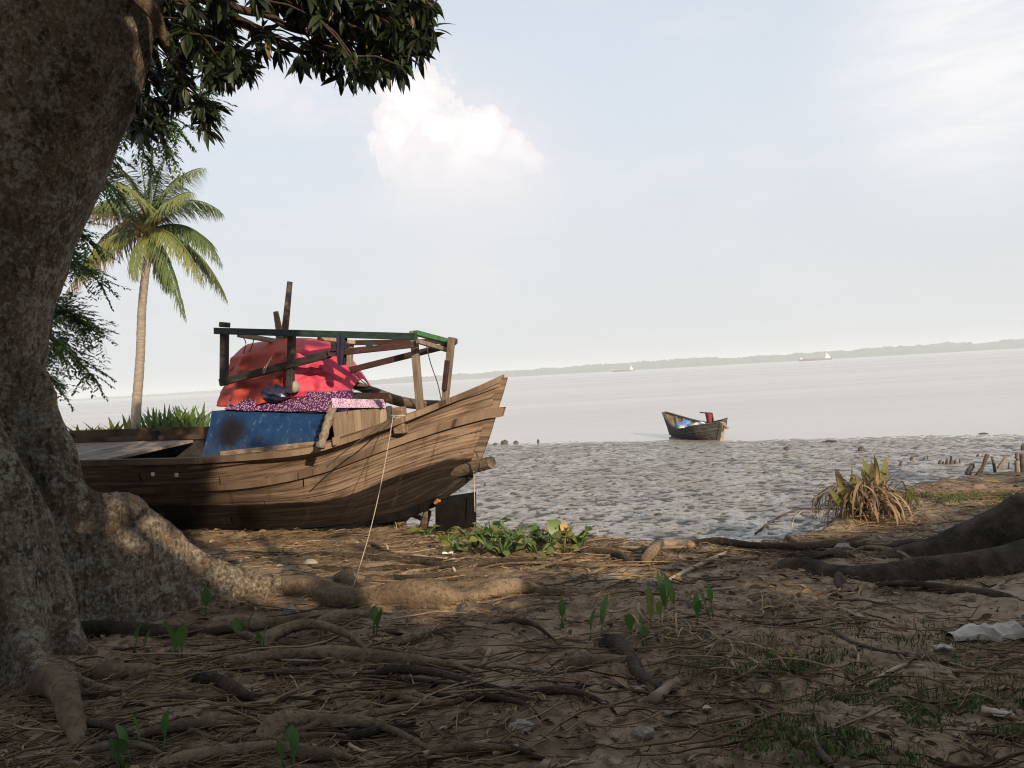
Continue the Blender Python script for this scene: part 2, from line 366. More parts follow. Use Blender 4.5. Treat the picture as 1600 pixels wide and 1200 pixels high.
def f_hull(g):                                        # u = metres along, v = 0 keel .. 1 sheer
    uv = g.add('ShaderNodeUVMap').outputs[0]; s = g.add('ShaderNodeSeparateXYZ'); g.link(uv, s.inputs[0]); u, v = s.outputs[0], s.outputs[1]
    gr = g.noise(g.scale(uv, (1.6, 42, 1)), 1.0, 6, .6); bl = g.noise(g.scale(uv, (1.2, 5, 1)), 1.0, 5, .6); fine = g.noise(g.scale(uv, (9, 260, 1)), 1.0, 4, .6)
    c = g.mix(g.ss(gr, .38, .62), (0.120, 0.082, 0.057), (0.310, 0.225, 0.160))
    c = g.mix(g.ss(bl, .45, .75, 0, .65), c, (0.29, 0.215, 0.155))
    c = g.mix(g.math('MULTIPLY', g.rnd, .55), c, g.mix(1.0, c, (.60, .58, .57), 'MULTIPLY'))
    aft = g.ss(u, 1.4, 4.2)                            # old wet timber towards the stern, with tree shade put into the colour
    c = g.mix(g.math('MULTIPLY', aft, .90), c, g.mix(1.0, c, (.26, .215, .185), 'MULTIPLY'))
    tarline = g.math('ADD', v, g.math('MULTIPLY', g.math('SUBTRACT', bl, .5), .16))
    tl = g.math('SUBTRACT', tarline, g.ss(u, 0.2, 4.5, .37, .44))
    tar = g.ss(tl, .016, -.016)
    c = g.mix(g.math('MULTIPLY', tar, .94), c, g.mix(g.ss(gr, .35, .75), (0.005, 0.004, 0.0035), (0.022, 0.016, 0.012)))
    rust = g.math('MULTIPLY', g.ss(g.noise(g.scale(uv, (9, 1.3, 1)), 1.0, 6, .65), .54, .68), g.ss(v, .98, .6))
    c = g.mix(g.math('MULTIPLY', rust, .65), c, (0.055, 0.036, 0.026))
    crack = g.ss(g.noise(g.scale(uv, (2.2, 60, 1)), 1.0, 7, .7), .585, .625)
    c = g.mix(g.math('MULTIPLY', crack, .8), c, (0.035, 0.024, 0.018))
    nail = g.ss(g.voro(g.scale(uv, (3.3, 14, 1)), 1.0), .10, .05)
    c = g.mix(g.math('MULTIPLY', nail, .7), c, (0.03, 0.02, 0.015))
    g.link(c, g.b.inputs['Base Color'])
    bump(g, g.math('ADD', gr, g.math('MULTIPLY', fine, .5)), .5, .012)
def woodf(c1, c2, dark=(0.05, 0.035, 0.025), along=(30, 30, 3)):
    def f(g):
        v = g.scale(g.oc, along); gr = g.noise(v, 1.0, 6, .62, .2); bl = g.noise(g.oc, 3.5, 4)
        c = g.mix(g.ss(gr, .3, .7), c1, c2); c = g.mix(g.ss(bl, .55, .75, 0, .5), c, dark)
        c = g.mix(g.math('MULTIPLY', g.rnd, .85), c, g.mix(1.0, c, (.58, .55, .52), 'MULTIPLY'))
        g.link(c, g.b.inputs['Base Color']); bump(g, gr, .5, .01)
    return f
def f_blue(g):
    v = g.oc; n = g.noise(v, 6, 6, .6)
    c = g.mix(g.ss(n, .3, .7), (0.005, 0.026, 0.082), (0.009, 0.042, 0.115))
    c = g.mix(g.math('MULTIPLY', g.ss(g.noise(g.scale(v, (1, 1, .3)), 22, 7, .72), .56, .68), .55), c, (0.13, 0.19, 0.25)); c = g.mix(g.ss(g.noise(v, 3, 5, .6), .5, .64, 0, .6), c, (0.006, 0.022, 0.070))
    uv = g.add('ShaderNodeUVMap').outputs[0]
    d = g.vmath('DISTANCE', g.scale(uv, (1.9, .75, 0)), (.40, .42, 0))
    d = g.math('ADD', d, g.math('MULTIPLY', g.math('SUBTRACT', g.noise(v, 5, 5, .6), .5), .22))
    c = g.mix(g.ss(d, .40, .10, 0, .98), c, (0.007, 0.004, 0.003))
    sp = g.add('ShaderNodeSeparateXYZ'); g.link(uv, sp.inputs[0])
    c = g.mix(g.math('MULTIPLY', g.ss(sp.outputs[1], .5, .1), g.ss(g.noise(v, 9, 5, .6), .4, .65, 0, .7)), c, (0.045, 0.05, 0.055))
    g.link(c, g.b.inputs['Base Color']); bump(g, n, .25, .02)
def f_red(g):
    v = g.oc; n = g.noise(v, 5, 5, .6)
    uv = g.add('ShaderNodeUVMap').outputs[0]; sp = g.add('ShaderNodeSeparateXYZ'); g.link(uv, sp.inputs[0])
    c = g.mix(g.ss(g.math('ADD', sp.outputs[0], g.math('MULTIPLY', n, .1)), .44, .54), (0.35, 0.052, 0.036), (0.46, 0.046, 0.085))
    c = g.mix(g.ss(n, .52, .74, 0, .35), c, (0.26, 0.02, 0.03))
    c = g.mix(g.ss(g.noise(v, 20, 5, .7), .62, .74, 0, .35), c, (0.62, 0.22, 0.22))
    g.link(c, g.b.inputs['Base Color']); bump(g, g.noise(v, 14, 4, .6), .35, .02)
def printf(c1, c2, c3, sc):
    def f(g):
        uv = g.oc; w = g.vmath('ADD', uv, g.scale(g.noise(uv, 16, 2), (.06, .06, .06)))
        a = g.voro(w, sc); b = g.voro(w, sc * 2.3)
        c = g.mix(g.ss(a, .42, .36), c1, c2); c = g.mix(g.ss(b, .22, .16), c, c3)
        g.link(c, g.b.inputs['Base Color']); bump(g, g.noise(uv, 9, 4), .3, .02)
    return f
def f_grass(g):
    at_ = g.add('ShaderNodeAttribute', attribute_name='tint').outputs['Fac']
    g.link(g.mix(at_, (0.045, 0.085, 0.020), (0.115, 0.140, 0.040)), g.b.inputs['Base Color'])
def f_litter(g):
    at_ = g.add('ShaderNodeAttribute', attribute_name='tint').outputs['Fac']
    c = g.mix(g.ss(at_, 0, .6), (0.060, 0.042, 0.025), (0.200, 0.138, 0.080)); c = g.mix(g.ss(at_, .76, 1.0), c, (0.36, 0.28, 0.185))
    g.link(c, g.b.inputs['Base Color'])
MT = dict(
    soil=pmat('soil', f_soil, .9, .2), mud=pmat('wet_mud', f_mud, .4, .45), water=pmat('river_water', f_water, .15),
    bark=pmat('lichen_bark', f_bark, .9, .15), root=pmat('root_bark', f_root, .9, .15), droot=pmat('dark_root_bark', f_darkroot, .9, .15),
    shadebark=simple('shade_darkened_bark', (0.030, 0.024, 0.018), (0.085, 0.066, 0.050), 7, .95, 1.0, 30, .1, (1, 1, .6), .04),  # canopy shade over the right hand roots put into the bark colour
    hull=pmat('hull_timber', f_hull, .8, .12),
    deck=pmat('deck_timber', woodf((0.16, 0.135, 0.115), (0.30, 0.26, 0.225), along=(3, 30, 30)), .85, .2),
    pale=pmat('pale_timber', woodf((0.27, 0.20, 0.135), (0.42, 0.33, 0.235), (0.12, .09, .065), (22, 22, 2.5)), .8, .2),
    post=pmat('grey_timber', woodf((0.14, 0.110, 0.085), (0.27, 0.22, 0.17), along=(26, 26, 3)), .85, .2),
    darkwood=pmat('dark_timber', woodf((0.022, 0.020, 0.019), (0.060, 0.053, 0.048), (.012, .01, .01), (5, 26, 26)), .7, .3),
    greenwood=pmat('green_painted_timber', woodf((0.012, 0.030, 0.027), (0.030, 0.058, 0.048), (.02, .016, .012), (4, 26, 26)), .6, .3),
    brightgreen=pmat('bright_green_painted_timber', woodf((0.035, 0.14, 0.045), (0.075, 0.23, 0.085), (.05, .09, .04), (4, 26, 26)), .6, .3),
    maroon=pmat('maroon_painted_timber', woodf((0.040, 0.019, 0.018), (0.080, 0.038, 0.034), (.03, .02, .018), (4, 26, 26)), .65, .3),
    pole=pmat('pole_timber', woodf((0.105, 0.072, 0.055), (0.20, 0.15, 0.12), along=(6, 24, 24)), .75, .25),
    log=pmat('log_timber', woodf((0.13, 0.095, 0.065), (0.30, 0.23, 0.16), along=(6, 24, 24)), .85, .2),
    blue=pmat('blue_tarpaulin', f_blue, .55, .2), red=pmat('red_tarpaulin', f_red, .55, .25),
    purple=pmat('purple_print_cloth', printf((0.065, 0.012, 0.070), (0.36, 0.27, 0.30), (0.15, 0.05, 0.14), 48), .9, .1),
    lilac=pmat('lilac_print_cloth', printf((0.60, 0.46, 0.56), (0.24, 0.05, 0.26), (0.72, 0.62, 0.68), 48), .9, .1),
    navy=simple('navy_cloth', (0.012, 0.012, 0.030), (0.030, 0.028, 0.060), 10, .85, .3, 30),
    navyplastic=simple('navy_plastic', (0.012, 0.014, 0.045), (0.03, 0.035, 0.09), 10, .35, .3, 30, .5),
    rope=simple('pale_rope', (0.30, 0.255, 0.19), (0.46, 0.40, 0.31), 30, .9, .4, 120),
    darkrope=simple('dark_cord', (0.05, 0.045, 0.04), (0.10, 0.09, 0.08), 30, .9, .4, 120),
    straw=simple('straw_wrapping', (0.13, 0.105, 0.075), (0.30, 0.25, 0.18), 26, .9, .9, 60),
    block=simple('shade_black_block', (0.006, 0.0055, 0.005), (0.012, 0.011, 0.010), 9, .95, .5, 30, .03),  # shadow under the bow put into the near-black colour
    white=simple('white_plastic', (0.55, 0.53, 0.48), (0.72, 0.70, 0.66), 8, .5, .3, 20),
    bag=simple('dirty_white_plastic', (0.26, 0.235, 0.195), (0.44, 0.41, 0.36), 9, .5, .3, 20),
    bluebag=simple('blue_plastic', (0.05, 0.14, 0.34), (0.12, 0.26, 0.50), 8, .45, .3, 20),
    smallhull=simple('weathered_dark_hull', (0.030, 0.029, 0.028), (0.085, 0.078, 0.068), 5, .8, .5, 30, .25, (1, 1, 4)),
    smallin=simple('weathered_pale_boards', (0.20, 0.165, 0.13), (0.34, 0.28, 0.22), 6, .85, .4, 30, .2),
    flag=simple('maroon_cloth', (0.17, 0.030, 0.050), (0.24, 0.050, 0.075), 5, .9, .3, 20),
    palmtrunk=simple('palm_trunk', (0.235, 0.20, 0.16), (0.35, 0.305, 0.25), 5, .9, .8, 14, .15, (1, 1, 4), .04),
    twig=simple('dry_twig', (0.17, 0.125, 0.085), (0.31, 0.245, 0.175), 9, .9, .4, 50),
    palestick=simple('pale_driftwood', (0.30, 0.24, 0.165), (0.44, 0.36, 0.26), 9, .9, .4, 50),
    darkstick=simple('dark_driftwood', (0.055, 0.043, 0.034), (0.11, 0.088, 0.068), 9, .9, .4, 50),
    orange=simple('rust_orange', (0.30, 0.10, 0.04), (0.42, 0.16, 0.06), 9, .8, .3, 30),
    stone=simple('pale_stone', (0.20, 0.18, 0.155), (0.32, 0.29, 0.25), 9, .9, .6, 30),
    clod=simple('mud_clod', (0.050, 0.044, 0.038), (0.10, 0.088, 0.075), 9, .7, .6, 30),
    ship=simple('ship_paint', (0.10, 0.10, 0.105), (0.15, 0.15, 0.155), .1, .6, 0, 1),
    shipwhite=simple('ship_white', (0.72, 0.71, 0.70), (0.80, 0.79, 0.78), .1, .6, 0, 1),
    far=simple('far_woodland', (0.030, 0.045, 0.026), (0.055, 0.070, 0.040), .06, .95, .3, .3),
    grass=pmat('grass_blades', f_grass, .6, .2), litter=pmat('leaf_litter', f_litter, .8, .2),
    mango=leafmat('dark_glossy_leaf', (0.009, 0.018, 0.006), (0.022, 0.036, 0.010), rough=.5, trans=.12, dryamt=.02),
    feather=leafmat('fine_leaflet', (0.036, 0.078, 0.020), (0.095, 0.140, 0.034), rough=.55, trans=.3),
    palm=leafmat('palm_leaflet', (0.070, 0.115, 0.030), (0.180, 0.200, 0.062), rough=.45, trans=.25),
    palmdry=leafmat('dry_palm_leaflet', (0.20, 0.150, 0.085), (0.28, 0.20, 0.12), rough=.6, trans=.25),
    crinum=leafmat('strap_leaf', (0.065, 0.130, 0.034), (0.155, 0.215, 0.058), rough=.4, trans=.25),
    hyacinth=leafmat('round_leaf', (0.042, 0.105, 0.022), (0.135, 0.190, 0.048), rough=.38, trans=.3, dryamt=.05),
    yellowleaf=leafmat('yellow_leaf', (0.42, 0.26, 0.07), (0.50, 0.30, 0.08), rough=.5, trans=.3),
    sprout=leafmat('sprout_leaf', (0.040, 0.110, 0.022), (0.085, 0.160, 0.035), rough=.4, trans=.35),
    clump=leafmat('clump_leaf', (0.110, 0.130, 0.032), (0.205, 0.200, 0.055), rough=.5, trans=.3),
    dry=leafmat('dry_blade', (0.13, 0.080, 0.043), (0.34, 0.235, 0.140), rough=.8, trans=.2),
    drystraw=leafmat('dry_straw', (0.25, 0.165, 0.085), (0.42, 0.30, 0.17), rough=.8, trans=.2),
)
exec_order = []

# ================================================================== SETTING
def grid_sheet(name, xs_of_row, ys, zf, mat, kind='structure', drop_edges=0.0, attrf=None):
    X = np.stack([xs_of_row(y) for y in ys]); Y = np.repeat(np.array(ys)[:, None], X.shape[1], 1)
    Z = zf(X, Y)
    if drop_edges:
        n, m = X.shape; e = np.zeros((n, m)); e[:, 0] = e[:, -1] = 1; e[0, :] = 1; Z = Z - e * drop_edges
    n, m = X.shape; V = np.stack([X, Y, Z], -1).reshape(-1, 3); idx = np.arange(n * m).reshape(n, m)
    F = np.stack([idx[:-1, :-1], idx[:-1, 1:], idx[1:, 1:], idx[1:, :-1]], -1).reshape(-1, 4)
    o = link(name, np_mesh(name, V, F, attr=None if attrf is None else attrf(V[:, 0], V[:, 1])), None, mat); o['kind'] = kind; return o
# fine soil of the bank in front of the eye
ys = list(2.0 * (13.0 / 2.0) ** (np.linspace(0, 1, 400)))
grid_sheet('ground', lambda y: np.linspace(-(0.74 * y + 1.2), 0.74 * y + 1.2, 460), ys, lambda X, Y: bank_z(X, Y), MT['soil'], drop_edges=.25)
# the same bank further out: behind the eye, to both sides and out to the palm
def coarse(X, Y): return bank_smooth(X, Y) - 0.12 * ((np.abs(X) < 0.74 * Y + 1.0) & (Y > 1.8) & (Y < 12.9)) + 0.05 * (fbm(X * .7, Y * .7, 71, 3) - .5)
xs = np.linspace(-45, 45, 240)
grid_sheet('ground', lambda y: xs, np.linspace(-45, 40, 230), coarse, MT['soil'])
ys = list(7.0 * (34.0 / 7.0) ** (np.linspace(0, 1, 520)))
def mudm(X, Y): return mud_z(X, Y)
grid_sheet('mud_flat', lambda y: np.linspace(-(0.72 * y + 1.5), 0.72 * y + 1.5, 800), ys, mudm, MT['mud'], drop_edges=.1, attrf=lambda x, y: (lambda q: np.clip(q[0] + .7 * q[1], 0, 1) - .9 * q[3] * (1 - np.clip(q[0] + q[1] + q[2], 0, 1)))(mud_parts(x, y)))
xs2 = np.linspace(-120, 120, 160)
grid_sheet('river_bed', lambda y: xs2, np.linspace(6, 60, 60), lambda X, Y: np.minimum(mud_base(X, Y), WATER_Z + .9) - .22, MT['mud'])
def water():
    mb = MB(); ys = [9, 14, 20, 30, 60, 150, 400, 1200, 4000, 9000]; xs = [-9000, -3000, -800, -200, -60, -20, 0, 20, 60, 200, 800, 3000, 9000]
    mb.grid([[(x, y, WATER_Z) for x in xs] for y in ys]); o = mb.build('river_water', MT['water']); o['kind'] = 'structure'
water()
def far_shore():
    """a wooded shore about two kilometres off: a low lumpy belt, nearer towards the right"""
    rng = np.random.default_rng(3)
    for (x0, x1, ya, yb, ha, hb, seed) in ((-2600, -250, 3300, 2900, 9, 13, 1), (-560, 560, 2500, 2250, 15, 24, 2), (250, 2600, 2300, 1800, 21, 25, 3)):
        n = 420; rows = []; t = np.linspace(0, 1, n); X = x0 + (x1 - x0) * t; Y = ya + (yb - ya) * t
        top = (ha + (hb - ha) * t) * (0.72 + 0.56 * fbm(X * .02, X * 0 + seed, seed, 5, .62)) * sstep(0, .10, t) * (1 if seed == 3 else 1)
        prof = ((0, 0), (0, .45), (6, .85), (16, 1.0), (40, .92), (60, 0))
        for dy, k in prof:
            j = 1 + (0.22 * (rng.random(n) - .5) if 0 < k else 0)
            rows.append([(float(a), float(b + dy), WATER_Z - .2 + float(h * k * (jj if k else 0)) * 1.0) for a, b, h, jj in zip(X, Y, top, np.broadcast_to(j, n))])
        mb = MB(); mb.grid(rows); o = mb.build('far_woodland', MT['far'], None, False); tag(o, None, None, None, 'stuff')
far_shore()
# humid air over the river
def haze():
    m = bpy.data.materials.new('humid_air'); m.use_nodes = True; g = NT(m.node_tree); out = g.add('ShaderNodeOutputMaterial')
    v = g.add('ShaderNodeVolumePrincipled'); v.inputs['Density'].default_value = 0.00040; v.inputs['Color'].default_value = (.86, .94, 1, 1); v.inputs['Anisotropy'].default_value = 0.0
    g.link(v.outputs[0], out.inputs['Volume'])
    mb = MB(); a, b, c, d, z0, z1 = -4200, 4200, -60, 4200, -3.2, 32
    mb.box8([(a, c, z0), (b, c, z0), (b, d, z0), (a, d, z0), (a, c, z1), (b, c, z1), (b, d, z1), (a, d, z1)])
    o = mb.build('haze', m); o['kind'] = 'stuff'; return o
haze()
# ================================================================== THE BIG BOAT
AL = R(18); BOW0 = at(787, 590, 8.7)
BD = Vector((-math.cos(AL), math.sin(AL), 0)); BN = Vector((-math.sin(AL), -math.cos(AL), 0))   # towards stern, towards the eye
BROOT = Vector((BOW0.x, BOW0.y, 0)) + BD * 4.0; BROOT.z = -0.18
def bw(s, lat, z): p = Vector((BOW0.x, BOW0.y, 0)) + BD * s + BN * lat; return Vector((p.x, p.y, z))
def bpx(px, py, lat=None, s=None):                   # where the sight line meets a plane of the boat: returns (s, lat, z)
    d = ray(px, py); o = EYE - Vector((BOW0.x, BOW0.y, 0))
    if lat is not None: t = (lat - o.dot(BN)) / d.dot(BN)
    else: t = (s - o.dot(BD)) / d.dot(BD)
    p = o + d * t; return p.dot(BD), p.dot(BN), (EYE + d * t).z
def bP(px, py, lat=None, s=None): return bw(*bpx(px, py, lat, s))
S_END = 9.6
def beam(s): return float(np.interp(s, [0, .25, .6, 1.1, 1.7, 2.4, 3.2, 4.2, 5.5, 7, 8.4, 9.6], [0.015, .10, .24, .43, .63, .82, .96, 1.06, 1.10, 1.04, .88, .62]))
def px_curve(pts, latf, smin, smax, n=80):
    """heights of a long curve on the near side from its pixels; latf(s) its half breadth"""
    xs_ = np.array([p[0] for p in pts], float); ys_ = np.array([p[1] for p in pts], float); o = np.argsort(xs_); xs_, ys_ = xs_[o], ys_[o]
    out = []
    for s in np.linspace(smin, smax, n):
        z = 0.8
        for _ in range(25):
            x, y = proj(bw(s, latf(s), z)); ty = float(np.interp(x, xs_, ys_)); 
            if x < xs_[0]: ty = ys_[0] + (x - xs_[0]) * (ys_[1] - ys_[0]) / (xs_[1] - xs_[0]) * .5
            dep = (bw(s, latf(s), z) - EYE).dot(_f); z += 0.8 * (y - ty) / FPX * dep
        out.append((s, z))
    return np.array(out)
SHEER = px_curve([(787, 590), (745, 610), (700, 628), (666, 642), (611, 664), (558, 683), (499, 702), (455, 709), (400, 714), (310, 720), (220, 722), (135, 724)], beam, 0, S_END)
_stem = [bpx(x, y, lat=0.0) for x, y in ((787, 590), (781, 612), (772, 640), (760, 680), (750, 708), (741, 732), (732, 748), (715, 762), (690, 779), (655, 794), (620, 804), (560, 816), (500, 822), (440, 824), (380, 824))]
KS = np.array([p[0] for p in _stem]); KZ = np.array([p[2] for p in _stem])
def zkeel(s): return float(np.interp(s, KS, KZ)) if s < KS[-1] else float(KZ[-1] + 0.012 * max(0, s - 6.0) ** 2)
def zsheer(s): return float(np.interp(s, SHEER[:, 0], SHEER[:, 1]))
HEEL = 0.115                                          # the hull lies over towards the eye: far side higher
NV = 10; VS = np.linspace(0, 1, NV)                   # seams between the strakes
_sv = np.interp(VS, [0, .12, .28, .45, .62, .80, 1.0], [KS[8], KS[6], KS[5], KS[4] * .5 + KS[3] * .5, KS[2] * .6 + KS[3] * .4, KS[1], 0.0])
def hullp(u, v, side=1, off=0.0):
    s0 = float(np.interp(v, VS, _sv)); s = s0 + (S_END - s0) * u
    g = float(sstep(0, .02 + .46 * v, u)); zst = zkeel(s0)
    w = v ** 1.25
    zsec = zkeel(s) + (zsheer(s) - zkeel(s)) * (w * .35 + v * .65)
    if v > .999: zz = zsheer(s)
    else: zz = zst * (1 - g) + zsec * g + 0.0
    # keep plank lines fair near the stem: carry the stem height along the sheer's slope
    if v <= .999 and u < .48: zz += (1 - g) * (zsheer(s) - zsheer(s0)) * v * .85 - (1 - g) * 0.0
    bm = beam(s) if v > .999 else beam(max(0, (s - s0) * (0.55 + .45 * v) + 0.02))
    sect = math.sin(min(1, .10 + .90 * v) * math.pi / 2) ** .80 if v < 1 else 1.0
    full = float(sstep(0.0, .5, u)); sect = sect * full + (1 - full) * (0.30 + .70 * v)
    lat = bm * sect + off
    if side < 0: zz += HEEL * min(1, s / 3.0) * v
    return bw(s, lat * side, zz)
boat = thing('wooden_boat', 'large weathered brown wooden boat with a cabin, hauled up on the bank', 'boat', BROOT)
def bmb(): return MB(BROOT)
def hull():
    core = bmb(); rows = []
    us = list(np.linspace(0, 1, 60) ** 1.5)
    for v in np.linspace(0, 1, 20): rows.append([hullp(u, v, 1, -.035) for u in us])
    core.grid(rows); rows = []
    for v in np.linspace(0, 1, 20): rows.append([hullp(u, v, -1, -.035) for u in us])
    core.grid(rows); core.build('hull_lining', MT['darkwood'], boat, True)
    for side in (1, -1):
        for k in range(NV - 1):
            v0, v1 = VS[k], VS[k + 1]; cuts = [0, .22 + .05 * ((k * 7) % 5), .50 + .05 * ((k * 3) % 5), 1.0] if side > 0 else [0, 1]
            for a, b in zip(cuts[:-1], cuts[1:]):
                u_ = np.linspace(a ** (1 / 1.5) if a else 0, b ** (1 / 1.5), 22 if side > 0 else 40) ** 1.5
                jt = (random.random() - .5) * .012
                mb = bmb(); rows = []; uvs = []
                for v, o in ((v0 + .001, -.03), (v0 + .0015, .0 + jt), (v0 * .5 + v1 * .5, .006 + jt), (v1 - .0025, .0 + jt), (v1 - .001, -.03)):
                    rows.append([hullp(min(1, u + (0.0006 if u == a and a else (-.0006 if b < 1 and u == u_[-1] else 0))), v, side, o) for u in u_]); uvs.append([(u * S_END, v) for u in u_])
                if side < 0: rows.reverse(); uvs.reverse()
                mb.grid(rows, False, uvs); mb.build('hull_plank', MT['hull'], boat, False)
    # wales standing proud of the planking and the rail along each gunwale
    for side in (1, -1):
        for v, ht, th, name, u0 in ((0.665, .030, .055, 'wale', -.006), (0.90, .018, .03, 'wale', .02)):
            mb = bmb(); rows = []; uvs = []
            u_ = np.linspace(0, 1, 60) ** 1.4
            for dv, o in ((-ht, .0), (-ht, th), (ht, th), (ht, .0)):
                rows.append([hullp(u, v + dv, side, o if u > 0 else o * .4) + (-BD * .12 if (u == 0 and name == 'wale' and v < .7) else Vector()) for u in u_]); uvs.append([(u * S_END, v) for u in u_])
            if side < 0: rows.reverse(); uvs.reverse()
            mb.grid(rows, False, uvs); mb.build(name, MT['hull'], boat, False)
        mb = bmb(); rows = []
        u_ = np.linspace(0, 1, 60) ** 1.4
        for o, dz in ((-.07, -.03), (.035, -.03), (.035, .035), (-.07, .035), (-.07, -.03)):
            rows.append([hullp(u, 1.0, side, max(o, -beam((S_END) * u) * .8) if o < 0 else o * min(1, u * 30 + .2)) + Vector((0, 0, dz)) for u in u_])
        if side < 0: rows.reverse()
        mb.grid(rows, False, [[(u * S_END, .97) for u in u_]] * 5); mb.build('gunwale', MT['hull'], boat, False)
    # stem post
    mb = bmb(); q = [bw(s - .03, 0, z) for s, z in zip(KS[:9], KZ[:9])]
    rows = []; 
    for k, p in enumerate(q): rows.append([p + BN * .035 + BD * .09, p + BN * .022 - BD * .012, p - BN * .022 - BD * .012, p - BN * .035 + BD * .09])
    mb.grid(rows, False, [[(0.1, 1 - k / 8 * .9)] * 4 for k in range(9)]); mb.build('stem_post', MT['hull'], boat)
    mb = bmb(); pts = [bw(s, 0, zkeel(s) - .01) for s in np.linspace(KS[8], S_END, 30)]
    for p0, p1 in zip(pts[:-1], pts[1:]): mb.bar(p0, p1, .10, .10)
    mb.build('keel', MT['block'], boat)
    # deck boards aft and forward, frame heads along the far side
    for s in np.arange(4.95, 9.5, .27):
        b0 = beam(s) - .10; zz = zsheer(s) - .05
        mb = bmb(); mb.box8([bw(a, l, zz + dz + (HEEL if l < 0 else 0)) for dz in (-.02, .01 + random.random() * .008) for a, l in ((s, -b0), (s, b0), (s + .262, b0), (s + .262, -b0))]); mb.build('deck_board', MT['deck'], boat)
    for s in np.arange(1.4, 3.1, .26):
        b0 = max(.05, beam(s) * .62 - .08); zz = zsheer(s) - .26
        mb = bmb(); mb.box8([bw(a, l, zz + dz + (HEEL * .6 if l < 0 else 0)) for dz in (-.02, .01) for a, l in ((s, -b0), (s, b0), (s + .255, b0), (s + .255, -b0))]); mb.build('deck_board', MT['deck'], boat)
    for s in np.arange(5.6, 9.3, 1.5):
        b0 = beam(s) - .10; z0 = zsheer(s) + HEEL
        mb = bmb(); mb.box8([bw(s + a, -(b0 + l), z) for z in (z0 - .10, z0 + .10) for a, l in ((0, 0), (0, .07), (.07, .07), (.07, 0))]); mb.build('frame_head', MT['hull'], boat)
    # raised bulwark board on the far side of the after deck
    mb = bmb(); rows = []
    ss_ = np.linspace(4.4, S_END, 30)
    for o, dz in ((.0, .0), (.03, .0), (.03, .12), (.0, .12), (.0, .0)): rows.append([bw(s, -(beam(s) + o), zsheer(s) + HEEL + .02 + dz * min(1, (s - 4.3) / .6 + .5)) for s in ss_])
    mb.grid(rows, False, [[(s, .9) for s in ss_]] * 5); mb.build('bulwark_board', MT['hull'], boat)
    # small pale patches on the side
    for x, y in ((239, 741), (276, 742)):
        p = bP(x, y, lat=beam(6.5) + .01); mb = bmb(); mb.bar(p - BD * .022, p + BD * .022, .010, .04); mb.build('metal_patch', MT['bag'], boat)
hull()
